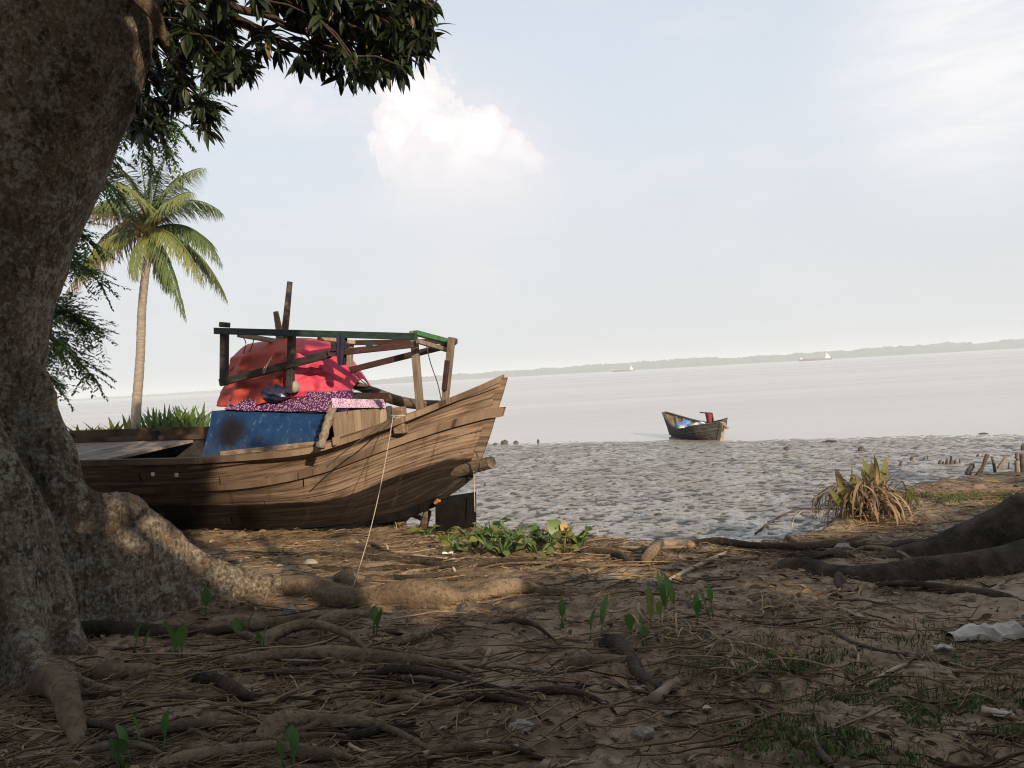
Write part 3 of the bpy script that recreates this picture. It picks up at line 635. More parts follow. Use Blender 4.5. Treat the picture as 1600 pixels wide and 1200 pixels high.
# ---- cabin
SC0, _, _ = bpx(501, 701, lat=beam(3.2) - .08)        # forward end of the cabin
LN = beam(SC0) - .10                                   # its near lower edge
def cabin():
    sA = bpx(318, 716, lat=LN)[0]
    bl, br = bP(314, 718, lat=LN), bP(500, 697, lat=LN)
    LT = LN - .20
    tl, tr = bP(334, 642, lat=LT), bP(514, 647, lat=LT)
    # blue tarpaulin side with sag and folds at its after end
    mb = bmb(); rows = []; n, m = 34, 18
    for i in range(m + 1):
        v = i / m; row = []
        for j in range(n + 1):
            u = j / n; p = bl.lerp(br, u).lerp(tl.lerp(tr, u), v)
            w = .018 * (fbm(u * 7, v * 4, 41, 3) - .5) * 2 + .035 * math.sin(u * 90) * max(0, 1 - u * 9) * (1 - v) + .020 * math.exp(-((u - .97) / .03) ** 2) * math.sin(v * 40)
            w += .012 * math.sin((u * .6 + v) * 26) * max(0, u - .8) * 3
            p = p + BN * (w + .02) + Vector((0, 0, -.06 * max(0, 1 - u * 10) * (1 - v)))
            row.append(p)
        rows.append(row)
    mb.grid(rows); mb.build('tarpaulin_side', MT['blue'], boat, True)
    mb = bmb(); mb.box8([q + BN * (-.03 + k * .03) for k in (0, 1) for q in (bl, br, tr, tl)]); mb.build('side_wall', MT['darkwood'], boat)
    mb = bmb(); a, b = bP(345, 709, lat=LN + .04), bP(497, 693, lat=LN + .04); mb.bar(a, b, .03, .055); mb.build('side_batten', MT['log'], boat, bevel=.004)
    # after and far walls
    LF = -(LN - .06)
    zt = tr.z + .03
    fr = [bw(SC0 - .02, LN - .03, br.z), bw(SC0 - .02, LF, br.z + HEEL), bw(SC0 - .02, LF + .18, zt), bw(SC0 - .02, LT, zt)]
    mb = bmb(); mb.box8([bw(sA, LN - .05, bl.z - .1), bw(sA + .03, LN - .05, bl.z - .1), bw(sA + .03, LF, bl.z), bw(sA, LF, bl.z), tl, tl + BD * .03, bw(sA - .2, LF + .18, tl.z), bw(sA - .23, LF + .18, tl.z)]); mb.build('after_wall', MT['darkwood'], boat)
    mb = bmb(); mb.box8([bw(SC0, LF, br.z), bw(SC0, LF - .03, br.z), bw(sA, LF - .03, bl.z), bw(sA, LF, bl.z), bw(SC0, LF + .18, zt), bw(SC0, LF + .15, zt), bw(sA, LF + .15, tl.z), bw(sA, LF + .18, tl.z)]); mb.build('far_wall', MT['darkwood'], boat)
    # forward wall of upright boards
    nb = 9; latL = LN + .06; latR = bpx(604, 672, s=SC0)[1]; latA = bpx(513, 640, s=SC0)[1]; latB = bpx(607, 640, s=SC0)[1]
    ztop = bpx(560, 640, s=SC0)[2]; zbot = zsheer(SC0) - .03
    for k in range(nb):
        l0 = latL + (latR - latL) * k / nb; l1 = latL + (latR - latL) * (k + 1) / nb; pr = random.random() * .012
        mb = bmb(); sl = .20 * max(0, 1 - k / 1.2)
        mb.box8([bw(SC0 - .02 - pr * (t > 0) - (.025 if t else 0), (latA + (l - latL) / (latR - latL) * (latB - latA)) if inset else l, z) for z, inset in ((zbot, 0), (ztop, 1)) for t, l in ((0, l0 - .010), (1, l0 - .010), (1, l1 + .010), (0, l1 + .010))])
        mb.build('wall_board', MT['pale'], boat)
    mb = bmb(); p = bP(521, 690, s=SC0 - .065), bP(568, 678, s=SC0 - .065)
    mb.bar(p[0], p[1], .03, .085); mb.build('ledge_board', MT['pale'], boat, bevel=.004)
    for k in range(2):
        mb = bmb(); c = bP(543 + k * 9, 689 - k * 3, s=SC0 - .055); mb.bar(c + Vector((0, 0, -.05)), c + Vector((0, 0, .05)), .07 - .03 * k, .012, (0, 1, 0)); mb.build('hatch_slot', MT['darkwood'], boat)
    # straw rolled corner posts
    for (x0, y0), (x1, y1), s_, r in (((500, 700), (520, 636), SC0 - .05, .045), ((606, 636), (614, 664), SC0 + .0, .05)):
        a = bP(x0, y0, s=s_); b = bP(x1, y1, s=s_); n = 14
        mb = bmb(); mb.tube([a.lerp(b, i / n) + BN * .008 * math.sin(i * 2.1) for i in range(n + 1)], [r * (1 + .12 * math.sin(i * 1.9)) for i in range(n + 1)], 9, True, .12); mb.build('straw_bundle', MT['straw'], boat, True)
    # roof under the cloth
    mb = bmb(); zr = zt + .02
    mb.box8([bw(SC0 - .04, LT + .02, tr.z - .005), bw(SC0 - .04, LF + .14, zt), bw(sA - .2, LF + .14, tl.z), bw(sA - .2, LT + .02, tl.z), bw(SC0 - .04, LT - .12, zr + .16), bw(SC0 - .04, LF + .26, zr + .16), bw(sA - .2, LF + .26, tl.z + .14), bw(sA - .2, LT - .12, tl.z + .14)]); mb.build('roof', MT['darkwood'], boat)
    # printed cloth over the roof (rests on it)
    mb = MB(BROOT); rows = []; n = 30
    e0, e1 = bw(sA - .2, LT + .03, tl.z - .01), bw(SC0 - .07, LT + .03, tr.z + .0)
    f0, f1 = bw(sA - .2, LT - .13, tl.z + .165), bw(SC0 - .07, LT - .13, zr + .185)
    g0, g1 = bw(sA - .2, LF + .2, tl.z + .17), bw(SC0 - .07, LF + .2, zr + .19)
    for k in range(9):
        t = k / 8; row = []
        for j in range(n + 1):
            u = j / n; p = (e0.lerp(e1, u).lerp(f0.lerp(f1, u), t * 1.6) if t < .625 else f0.lerp(f1, u).lerp(g0.lerp(g1, u), (t - .625) / .375))
            row.append(p + Vector((0, 0, .012 + .014 * (fbm(u * 14, t * 6, 51, 3) - .5) * 2)) + BN * (.012 + .014 * (fbm(u * 11, t * 5, 52, 2) - .5)))
        rows.append(row)
    mb.grid(rows); o = mb.build('roof_cloth', MT['purple'], None, True); o.location = BROOT
    tag(o, 'dark purple printed cloth spread over the roof of the boat cabin', 'cloth')
    mb = MB(BROOT); rows = []
    pts = [(519, 622, 519, 637), (545, 623, 545, 637), (575, 624, 574, 637), (604, 624, 603, 637)]
    for k in range(13):
        t = k / 12 * 3; i = min(2, int(t)); t -= i; a, b = pts[i], pts[i + 1]; q = [a[m] + (b[m] - a[m]) * t for m in range(4)]
        rows.append([bP(q[0] + (q[2] - q[0]) * w, q[1] + (q[3] - q[1]) * w, s=SC0 - .085 - .012 * math.sin(k * 1.7)) for w in (0, .5, 1)])
    mb.grid(rows); o = mb.build('valance_cloth', MT['lilac'], None, True); o.location = BROOT
    tag(o, 'pale lilac printed cloth strip hanging over the plank wall of the cabin', 'cloth')
    # dark sill board behind the near post and the edge of the far roof
    mb = bmb(); mb.bar(bP(440, 619, lat=LT - .16), bP(512, 622, lat=LT - .16), .05, .085); mb.build('roof_board', MT['darkwood'], boat)
    mb = bmb(); mb.bar(bP(520, 617, lat=LF + .30), bP(607, 619, lat=LF + .30), .05, .07); mb.build('roof_board', MT['maroon'], boat)
    return LT, LF, sA
LT, LF, SA = cabin()
# ---- open frame over the cabin
def frame():
    nl, fl = LN - .14, -(LN - .22)
    def bar(name, a, la, b, lb, w, h, mat, bv=.005):
        mb = bmb(); mb.bar(bP(*a, lat=la), bP(*b, lat=lb), w, h); return mb.build(name, MT[mat], boat, bevel=bv)
    def post(a, b, lat, w, mat, s=None, t=.07):
        mb = bmb(); A = bP(*a, lat=lat); B = bP(*b, lat=lat); mb.bar(A, B, w, t, BN); return mb.build('frame_post', MT[mat], boat, bevel=.005)
    bar('frame_beam', (336, 517), nl + .06, (650, 526), nl + .06, .06, .075, 'greenwood')
    bar('frame_beam', (455, 537), fl, (714, 533), fl - .02, .05, .06, 'maroon')
    bar('frame_rail', (344, 598), nl + .02, (516, 553), nl + .02, .05, .085, 'darkwood'); bar('frame_rail', (514, 552.5), nl + .065, (645, 538.5), nl + .065, .05, .07, 'maroon')
    bar('frame_rail', (528, 583), fl + .04, (700, 540), fl + .04, .05, .07, 'maroon')
    bar('cross_beam', (372, 523), nl - .06, (450, 536), fl + .05, .05, .055, 'pale'); bar('cross_beam', (498, 528), nl - .06, (553, 535), fl + .04, .05, .05, 'pale')
    bar('end_beam', (649, 520), nl + .02, (710, 536), fl - .05, .06, .055, 'brightgreen'); bar('cross_beam', (652, 533), nl - .03, (703, 548), fl, .04, .05, 'post')
    post((351, 513), (350, 602), nl + .0, .085, 'darkwood'); post((456, 522), (453, 614), nl - .01, .075, 'darkwood'); post((646, 517), (657, 645), nl - .30, .075, 'post')
    post((706, 527), (695, 632), fl + .25, .07, 'post'); post((547, 536), (543, 604), fl + .02, .075, 'post'); post((437, 530), (433, 600), fl + .02, .12, 'darkwood')
    bar('post_board', (699, 563), fl + .30, (694, 610), fl + .30, .05, .05, 'maroon')
    mb = bmb(); mb.bar(bP(345, 507, lat=nl), bP(357, 508, lat=nl), .09, .06); mb.build('post_cap', MT['darkwood'], boat, bevel=.01)
    mb = bmb(); c = bP(457, 604, lat=nl - .05); mb.box8([c + BD * a + BN * b + Vector((0, 0, z)) for z in (-.07, .06) for a, b in ((-.07, -.05), (.06, -.05), (.06, .05), (-.07, .05))]); mb.build('post_block', MT['stone'], boat, True, .02)
    mb = bmb(); c = bP(522, 541, lat=nl + .1); mb.bar(c - BD * .0 + Vector((0, 0, -.05)), c + Vector((0, 0, .05)), .06, .04, BN); mb.build('cleat', MT['darkwood'], boat)
    mb = bmb(); c = bP(577, 541, lat=nl + .07); mb.bar(c + Vector((0, 0, -.06)), c + Vector((0, 0, .06)), .07, .03, BN); mb.build('cleat', MT['greenwood'], boat)
    # bollard post with rope turns on the fore deck
    mb = bmb(); a, b = bP(626, 663, lat=.35), bP(623, 636, lat=.35); mb.bar(a - Vector((0, 0, .1)), b, .13, .12, BN); bo = mb.build('bollard', MT['log'], boat, bevel=.01)
    for k in range(4):
        mb = bmb(); c = a.lerp(b, .15 + .13 * k); mb.tube([c + BD * .083 * math.cos(w) * 1.05 + BN * .085 * math.sin(w) + Vector((0, 0, .008 * math.sin(w + k))) for w in np.linspace(0, 2 * math.pi, 13)], .011, 6); mb.build('rope_turn', MT['rope'], bo, True)
    # spars standing behind, sticking up past the frame
    o = bmb().tube([bP(441, 552, lat=fl - .05), bP(447, 500, lat=fl - .05), bP(453, 440, lat=fl - .05)], [.048, .042, .034], 8).build('spar', MT['pole'], None, True); o.location = BROOT; tag(o, 'tall thin reddish brown pole rising above the boat frame', 'pole')
    o = bmb().tube([bP(437, 548, lat=fl + .12), bP(436, 515, lat=fl + .12), bP(431, 487, lat=fl + .12)], [.05, .045, .03], 7, True, .1).build('spar', MT['log'], None, True); o.location = BROOT; tag(o, 'short split pale pole lashed beside the taller one on the boat', 'pole')
    o = bmb().tube(cr([bP(536, 596, lat=-.62), bP(575, 609, lat=-.56), bP(620, 626, lat=-.45), bP(655, 632, lat=-.42), bP(690, 632, lat=-.40)], 14), [.045 + .02 * math.sin(i / 13 * 3) for i in range(14)], 9).build('pole', MT['pole'], None, True); o.location = BROOT; tag(o, 'long curved round pole lying over the fore deck of the boat', 'pole')
    # loose cords of the frame
    for pts, l in (([(664, 528), (672, 565), (684, 600), (690, 628)], fl + .5), ([(551, 575), (562, 592), (580, 606)], fl + .02), ([(577, 613), (560, 622), (520, 618)], -.3), ([(398, 523), (392, 545), (376, 565), (358, 580)], nl - .3), ([(374, 520), (384, 535), (380, 552), (372, 566)], nl - .3)):
        mb = bmb(); mb.tube(cr([bP(*p, lat=l) for p in pts], 12), .006, 5); mb.build('cord', MT['darkrope'], boat, True)
    mb = bmb(); mb.tube(cr([bP(414, 573, lat=nl + .055), bP(411, 580, lat=nl + .06), bP(413, 583, lat=nl + .06), bP(417, 571, lat=nl + .05), bP(424, 559, lat=nl - .1)], 12), .008, 5); mb.build('cord', MT['rope'], boat, True)
    # navy cloth hanging over the near beam
    lat0 = nl + .10; mb = bmb(); rows = []
    prof = [(526, 519, 538, 519), (525, 524, 539, 524), (526, 540, 539, 540), (526, 556, 538, 555), (527, 566, 538, 564), (529, 571, 537, 570)]
    for k, (x0, y0, x1, y1) in enumerate(prof): rows.append([bP(x0 + (x1 - x0) * t, y0 + (y1 - y0) * t, lat=lat0 + .018 * math.sin(t * 11 + k * .7) + (.0 if k else -.05)) for t in np.linspace(0, 1, 9)])
    rows2 = [[p - BN * .05 for p in r] for r in rows]
    mb.grid(rows); mb.grid([list(reversed(r)) for r in rows2]); mb.grid([rows[0], rows2[0]]); mb.grid([rows2[-1], rows[-1]])
    o = mb.build('hanging_cloth', MT['navy'], None, True); o.location = BROOT; tag(o, 'navy blue cloth hanging folded over the long green beam of the boat frame', 'cloth')
    # red tarpaulin draped over heaped cargo
    n1, n2 = 76, 40; rows = []
    top = [(365, 553), (385, 549), (430, 543), (452, 542), (478, 543), (500, 552), (518, 566), (535, 592), (546, 611)]
    bot = [(342, 634), (362, 637), (400, 634), (422, 628), (450, 622), (480, 619), (510, 617), (530, 616), (549, 614)]
    for i in range(n2 + 1):
        v = i / n2; row = []
        for j in range(n1 + 1):
            u = j / n1; t = u * (len(top) - 1); k = min(len(top) - 2, int(t)); t -= k
            tx = top[k][0] + (top[k + 1][0] - top[k][0]) * t; ty = top[k][1] + (top[k + 1][1] - top[k][1]) * t
            bx = bot[k][0] + (bot[k + 1][0] - bot[k][0]) * t; by = bot[k][1] + (bot[k + 1][1] - bot[k][1]) * t
            lo = LT - .08 + .03 * math.sin(u * 3) - max(0, u - .47) * .55 - max(0, .10 - u) * 1.6; hi = lo - .14
            f = min(1, v / .72); fl_ = (v > .72)
            x = bx + (tx - bx) * f ** .9; y = by + (ty + 8 * (1 - abs(u - .5)) - by) * f
            lat = lo + (hi - lo) * f ** 1.2 - max(0, v - .72) / .28 * .85
            p = bP(x, y, lat=lo + (hi - lo) * f ** 1.2)
            if fl_: p = p - BN * (max(0, v - .72) / .28 * .80) + Vector((0, 0, .17 * math.sin(min(1, (v - .72) / .14) * 1.57) - .30 * max(0, v - .86) / .14))
            fold = .035 * math.sin(u * 34 + 5 * vnoise(v * 2, u * 5, 61)) * (1 - f) + .035 * (vnoise(u * 10 + v * 3, v * 5, 62) - .5) + .040 * (1 - abs(2 * vnoise(u * 8 - v * 4, v * 6 + u * 3, 63) - 1)) + .010 * (1 - abs(2 * vnoise(u * 19 + v * 8, v * 13 - u * 6, 64) - 1)) 
            crease = .07 * max(0, 1 - abs(u - .46 - .05 * (1 - f)) / .035) + .04 * max(0, 1 - abs(u - .64 + .18 * (1 - f)) / .03)
            row.append(p + BN * (fold + crease) * (1 if not fl_ else .4))
        rows.append(row)
    mb = bmb(); mb.grid(rows); o = mb.build('red_tarpaulin', MT['red'], None, True); o.location = BROOT
    so_ = o.modifiers.new('thickness', 'SOLIDIFY'); so_.thickness = .008
    tag(o, 'crumpled red plastic sheet draped over a heap on the cabin roof', 'tarpaulin')
    # navy plastic bundle
    c = bP(432, 615, lat=LT + .0); rows = []
    for i in range(9):
        a = math.pi * i / 8; rows.append([c + BD * (.20 * math.cos(w) * math.sin(a)) * (1 + .5 * (vnoise(i * .9, j * .8, 66) - .5)) + BN * (.10 * math.sin(w) * math.sin(a)) * (1 + .6 * (vnoise(i * .8, j * .9, 67) - .5)) + Vector((-.0, 0, .085 * math.cos(a) * (1 + .6 * (vnoise(j * .9, i, 68) - .5)))) for j, w in enumerate(np.linspace(0, 2 * math.pi, 15)[:-1])])
    mb = bmb(); mb.grid(rows, True); o = mb.build('plastic_bundle', MT['navyplastic'], None, False); o.location = BROOT; tag(o, 'small crumpled navy plastic bundle below the red sheet', 'bundle')
def tl_z(): return bP(334, 642, lat=LT).z
frame()
def props():
    # timber log through the forefoot, black block below, props and clutter under the bow
    o = MB().tube([at(700, 742, 9.0), at(735, 731, 8.75), at(768, 722, 8.55)], [.062, .066, .066], 12, True, .04).build('log', MT['log'], None, False); tag(o, 'short round log jutting out below the bow of the big boat', 'log')
    p = gnd(707, 832, 0, True); y = p.y + .02
    mb = MB(); mb.box8([at(680, 846, y), at(735, 845, y), at(735, 845, y) + Vector((.05, .36, 0)), at(680, 846, y) + Vector((.05, .36, 0)), at(680, 784, y), at(735, 776, y), at(735, 776, y) + Vector((.05, .36, .0)), at(680, 784, y) + Vector((.05, .36, .0))])
    o = mb.build('support_block', MT['block'], None, False, .008); tag(o, 'black square block standing under the bow of the big boat', 'block')
    o = MB().tube([at(679, 787, y + .02), at(684, 782, y + .02), at(688, 784, y + .02)], [.022, .03, .02], 6, True, .2).build('scrap', MT['orange'], None, False); tag(o, 'small rust orange scrap wedged on top of the black block', 'scrap')
    yy = 9.35
    mb = MB(); mb.bar(at(626, 842, yy), at(624, 800, yy), .14, .12, (0, 1, 0)); o = mb.build('prop_post', MT['log'], None, False, .01); tag(o, 'short brown timber prop under the forward hull', 'post')
    mb = MB(); mb.box8([at(560, 850, yy + .3), at(622, 850, yy + .3), at(622, 850, yy + .5), at(560, 850, yy + .5), at(560, 800, yy + .3), at(622, 796, yy + .3), at(622, 796, yy + .5), at(560, 800, yy + .5)]); o = mb.build('prop_block', MT['block'], None, False, .01); tag(o, 'dark timber block under the keel behind the brown prop', 'block')
    o = MB().tube(cr([at(622, 818, yy - .1), at(640, 803, yy - .1), at(652, 807, yy - .1), at(664, 812, yy - .1)], 8), [.05, .045, .04, .04, .035, .03, .03, .03], 8, True, .12).build('stump', MT['root'], None, False); tag(o, 'knobbly wood stub lying beside the prop under the bow', 'wood')
    o = MB().tube(cr([at(660, 835, yy - .3), at(664, 815, yy - .3), at(669, 797, yy - .3)], 8), [.06, .055, .05, .05, .045, .045, .045, .04], 8, True, .08).build('stump', MT['log'], None, False); tag(o, 'short leaning stump with a pale top left of the black block', 'stump')
    # mooring line
    a = bP(614, 652, lat=beam(2.0) + .03); b = gnd(553, 914, .12, True); pts = [a.lerp(b, t) + Vector((0, 0, -.12 * math.sin(t * math.pi))) for t in np.linspace(0, 1, 18)]
    pts = [bP(620, 650, lat=.42)] + pts
    o = MB().tube(pts, .0042, 6, True, .1).build('mooring_rope', MT['rope'], None, True); tag(o, 'pale mooring rope running from the bow down to a root', 'rope')
    o = MB().tube(cr([bP(606, 655, lat=beam(2.1) + .025), bP(585, 672, lat=beam(2.3) + .06), bP(560, 690, lat=beam(2.6) + .06), bP(530, 712, lat=beam(2.9) + .06), bP(510, 730, lat=beam(3.2) + .07)], 12), .007, 5).build('bow_line', MT['darkrope'], None, True); tag(o, 'thin dark cord slanting across the hull planks below the bollard', 'cord')
    o = MB().tube(cr([at(740, 722, 8.7), at(741, 760, 8.6), at(742, 800, 8.55)], 8), .006, 5).build('dangling_line', MT['rope'], None, True); tag(o, 'thin pale cord hanging from the log below the bow', 'cord')
    o = MB().tube(cr([at(744, 706, 8.5), at(749, 722, 8.45), at(748, 735, 8.55)], 8), .008, 5).build('dangling_line', MT['darkrope'], None, True); tag(o, 'dark cord looped round the log below the bow', 'cord')
    o = MB().tube(cr([at(614, 802, 9.2), at(619, 820, 9.15), at(622, 838, 9.1), at(624, 848, 9.05)], 8), .006, 5).build('dangling_line', MT['rope'], None, True); tag(o, 'short cord dangling from the hull beside the brown prop', 'cord')
props()
# ================================================================== LEAVES
def leaf_strip(L, Wd, n=5, fold=.18, droop=.25, base=.15, peak=.42, tip=1.0):
    """one leaf along +X, up +Z: (verts, quads) with a midrib fold and a drooping tip"""
    V = []; F = []
    for i in range(n + 1):
        t = i / n; w = Wd * .5 * (math.sin(math.pi * min(1, (t + .02) / (peak * 2)) if t < peak else math.pi * .5 + math.pi * .5 * ((t - peak) / (1 - peak)) ** tip))
        w = max(w, Wd * .02); x = L * t * (1 - .12 * droop * t); z = -L * droop * t * t
        V += [(x, -w, z + fold * w), (x, 0, z), (x, w, z + fold * w)]
        if i: a = 3 * (i - 1); b = 3 * i; F += [(a, b, b + 1, a + 1), (a + 1, b + 1, b + 2, a + 2)]
    return np.array(V), np.array(F)
def frames(dirs, ups, roll=None):
    d = dirs / np.linalg.norm(dirs, axis=1, keepdims=True); s = np.cross(ups, d); n = np.linalg.norm(s, axis=1, keepdims=True)
    s = np.where(n < 1e-3, np.array([[1., 0, 0]]), s / np.maximum(n, 1e-3)); u = np.cross(d, s)
    if roll is not None:
        c, q = np.cos(roll)[:, None], np.sin(roll)[:, None]; s, u = s * c + u * q, u * c - s * q
    return np.stack([d, s, u], 2)                     # columns: x along the leaf, y side, z up
def scatter(LV, LF, pos, M, scale, tint):
    n = len(pos); V = np.einsum('nij,kj->nki', M * scale[:, None, None], LV) + pos[:, None, :]
    F = (LF[None] + (np.arange(n) * len(LV))[:, None, None]).reshape(-1, LF.shape[1])
    return V.reshape(-1, 3), F, np.repeat(tint, len(LV))
def foliage(name, LV, LF, pos, M, scale, tint, mat, parent, off, singles=0, single_name='leaf'):
    """`singles` largest-looking leaves become leaf objects, the rest one joined part"""
    pos = np.asarray(pos); e = np.array(EYE)
    if singles and len(pos):
        dist = np.linalg.norm(pos - e, axis=1)
        vis = np.array([-60 < proj(p)[0] < 1660 and -40 < proj(p)[1] < 1240 for p in pos])
        order = np.argsort(np.where(vis, dist / np.maximum(scale, .01), 1e9))[:singles]
        keep = np.ones(len(pos), bool); keep[order] = False
        me = np_mesh(single_name, LV, LF, True); me.materials.append(mat)
        for i in order:
            o = link(single_name, me, parent); m = Matrix([[float(M[i][r][c] * scale[i]) for c in range(3)] + [float(pos[i][r] - off[r])] for r in range(3)] + [[0, 0, 0, 1]]); o.matrix_basis = m
        pos, M, scale, tint = pos[keep], M[keep], scale[keep], tint[keep]
    if len(pos):
        V, F, T = scatter(LV, LF, pos - np.array(off), M, scale, tint); o = link(name, np_mesh(name, V, F, True, attr=T), parent, mat); o['kind'] = 'stuff'; return o
def unit(v): v = np.asarray(v, float); return v / np.linalg.norm(v, axis=-1, keepdims=True)

# places the low sun reaches: used to leave gaps in the crowns behind the eye
SUNv = np.array(SUN)
LIT = [gnd(x, y, 0, True) for x, y in ((300, 800), (420, 822), (740, 836), (900, 850), (1000, 838), (1200, 836), (1290, 792), (1430, 752), (1600, 738), (1600, 772), (1480, 830), (1330, 858), (1240, 872), (1120, 882), (1040, 895), (870, 915), (760, 968), (640, 992), (540, 984), (430, 960), (350, 900), (300, 850))]
LITXY = np.array([(p.x, p.y) for p in LIT])
SPOTS = [(gnd(1240, 930), .30), (gnd(1040, 905), .25), (gnd(790, 950), .22), (gnd(1170, 905), .3), (gnd(980, 930), .15)]
DAPPLE = [(at(190, 815, 5.75), .34, .96), (at(290, 865, 6.1), .32, .97), (at(390, 915, 6.3), .30, .98), (at(100, 660, 5.55), .22, .8)]
def inpoly(x, y, P):
    r = np.zeros(len(x), bool); n = len(P)
    for i in range(n):
        x0, y0 = P[i]; x1, y1 = P[(i + 1) % n]; c = ((y0 > y) != (y1 > y)); r ^= c & (x < (x1 - x0) * (y - y0) / ((y1 - y0) if abs(y1 - y0) > 1e-9 else 1e-9) + x0)
    return r
def sun_keep(p, leak=.015, rng=RNG):
    """True for leaves that may stay: False where their shade would fall on sunlit ground, mud or boat"""
    p = np.asarray(p); k = np.ones(len(p), bool)
    t = (p[:, 2] + .1) / SUNv[2]; g = p - SUNv * t[:, None]
    wob = .35 * (fbm(g[:, 0] * 1.6, g[:, 1] * 1.6, 81, 3) - .5)
    bad = inpoly(g[:, 0] + wob, g[:, 1] + wob, LITXY) | ((g[:, 1] > np.interp(g[:, 0], EX, EY) - .4) & (g[:, 0] > -3.2)) | ((g[:, 0] > 3.4) & (g[:, 1] > 8.0))
    for c, r, pr_ in DAPPLE:
        v = p - np.array(c); q = v - (v @ SUNv)[:, None] * SUNv; k &= ~((np.linalg.norm(q, axis=1) < r) & (rng.random(len(p)) < pr_))
    for c, r in SPOTS: bad |= (g[:, 0] - c.x) ** 2 + ((g[:, 1] - c.y)) ** 2 < r * r
    # near side of the big boat
    n = np.array(BN); o = np.array((BOW0.x, BOW0.y, 0)) + n * .8; tb = ((p - o) @ n) / (SUNv @ n); h = p - SUNv * tb[:, None]; s = (h - o) @ np.array(BD)
    lim = 3.7 + 1.2 * (fbm(h[:, 2] * 1.5, h[:, 2] * 0, 83, 3) - .5) + np.clip(h[:, 2] - .6, 0, .8) * 1.2
    bad |= (s > -1.2) & (s < lim) & (h[:, 2] > -.3) & (tb > 0)
    return k & ~(bad & (rng.random(len(p)) > leak))
def trunk_tube(mb, pts, rad, seg=14, n=24, jit=.04):
    P = cr(pts, n); k = len(rad); r = [np.interp(i / (n - 1), np.linspace(0, 1, k), rad) for i in range(n)]
    mb.tube(P, r, seg, True, jit); return P
def rosettes(centers, axis, per, L, rng, spread=.9, hang=.6):
    """whorls of hanging leaves: positions, directions"""
    n = len(centers); C = np.repeat(centers, per, 0); A = np.repeat(axis, per, 0)
    th = rng.random(n * per) * 2 * math.pi; side = unit(np.cross(A, rng.normal(size=A.shape) + 1e-3)); side2 = np.cross(A, side)
    radial = side * np.cos(th)[:, None] + side2 * np.sin(th)[:, None]
    d = unit(radial * spread + A * (.15 + .5 * rng.random((n * per, 1))) + np.array([0, 0, -1.0]) * hang * (0.4 + rng.random((n * per, 1))))
    P = C + A * (rng.random((n * per, 1)) - .6) * L * .5
    M = frames(d, np.tile([[0, 0, 1.]], (len(P), 1)), (rng.random(len(P)) - .5) * 1.4)
    return P, M, L * (.7 + .5 * rng.random(len(P)))

# ================================================================== THE BUTTRESSED TREE (left)
TY = 5.6
TB = Vector((at(-100, 540, TY).x, TY, -.1))
tree1 = thing('buttressed_tree', 'huge lichen spotted tree leaning in from the left with plank like buttress roots', 'tree', TB)
def fin(mb, cols, half_top, half_base, zb=-.35, n=60):
    """a plank buttress: cols = (pixel x, pixel y of the top edge, world y)"""
    P = [at(x, y, Y) for x, y, Y in cols]; Q = cr(P, n) if len(P) > 2 else P
    rows = []
    for i, p in enumerate(Q):
        a = Q[max(0, i - 1)]; b = Q[min(len(Q) - 1, i + 1)]; t = Vector((b.x - a.x, b.y - a.y, 0)); t = t.normalized() if t.length > 1e-5 else Vector((1, 0, 0)); nn = Vector((t.y, -t.x, 0))
        H = p.z - zb; ring = []
        e = min(1, (len(Q) - 1 - i) / 5 + .25)
        for k, (w, v) in enumerate(((1.25, 0), (1, .25), (.75, .5), (.5, .75), (.30, .93), (0, 1), (-.30, .93), (-.5, .75), (-.75, .5), (-1, .25), (-1.25, 0))):
            hw = (half_top + (half_base - half_top) * abs(w)) if abs(w) > 0 else 0
            hw = half_base * (abs(w) ** .9) * e + half_top * .6 * (1 if w else 0) * e
            wob = .05 * (vnoise(p.x * 2.2 + 7, v * H * 2.4 + i * .03, 91) - .5)
            ring.append(Vector((p.x, p.y, zb + H * v)) + nn * (math.copysign(hw, w) if w else 0) + nn * wob)
        rows.append(ring)
    ids = mb.grid(rows); mb.f.append(tuple(reversed(ids[0]))); mb.f.append(tuple(ids[-1]))
    for r0, r1 in zip(ids[:-1], ids[1:]): mb.f.append((r0[-1], r0[0], r1[0], r1[-1]))
def remesh(name, mb, voxel, smooth_it, mat, parent, wob=.0, seed=1):
    o = link('tmp', mb.mesh('tmp')); b = bmesh.new(); b.from_mesh(o.data); bmesh.ops.recalc_face_normals(b, faces=b.faces); b.to_mesh(o.data); b.free()
    m = o.modifiers.new('r', 'REMESH'); m.mode = 'VOXEL'; m.voxel_size = voxel
    m2 = o.modifiers.new('s', 'SMOOTH'); m2.iterations = smooth_it; m2.factor = .5
    dg = bpy.context.evaluated_depsgraph_get(); me = bpy.data.meshes.new_from_object(o.evaluated_get(dg)); bpy.data.objects.remove(o)
    n = len(me.vertices); co = np.empty(n * 3, np.float32); me.vertices.foreach_get('co', co); co = co.reshape(-1, 3)
    no = np.empty(n * 3, np.float32); me.vertices.foreach_get('normal', no); no = no.reshape(-1, 3)
    if wob:
        a = fbm(co[:, 0] * 3 + co[:, 1] * 2.1, co[:, 2] * 2.2 + co[:, 1], seed, 5, .55) - .5; c = fbm((co[:, 0] - co[:, 1]) * 9, co[:, 2] * 5, seed + 3, 3) - .5
        co = co + no * (wob * (a * 1.6 + c * .45))[:, None]; me.vertices.foreach_set('co', co.astype(np.float32).ravel())
    me.polygons.foreach_set('use_smooth', [True] * len(me.polygons)); me.name = name; me.materials.clear(); me.update()
    return link(name, me, parent, mat)
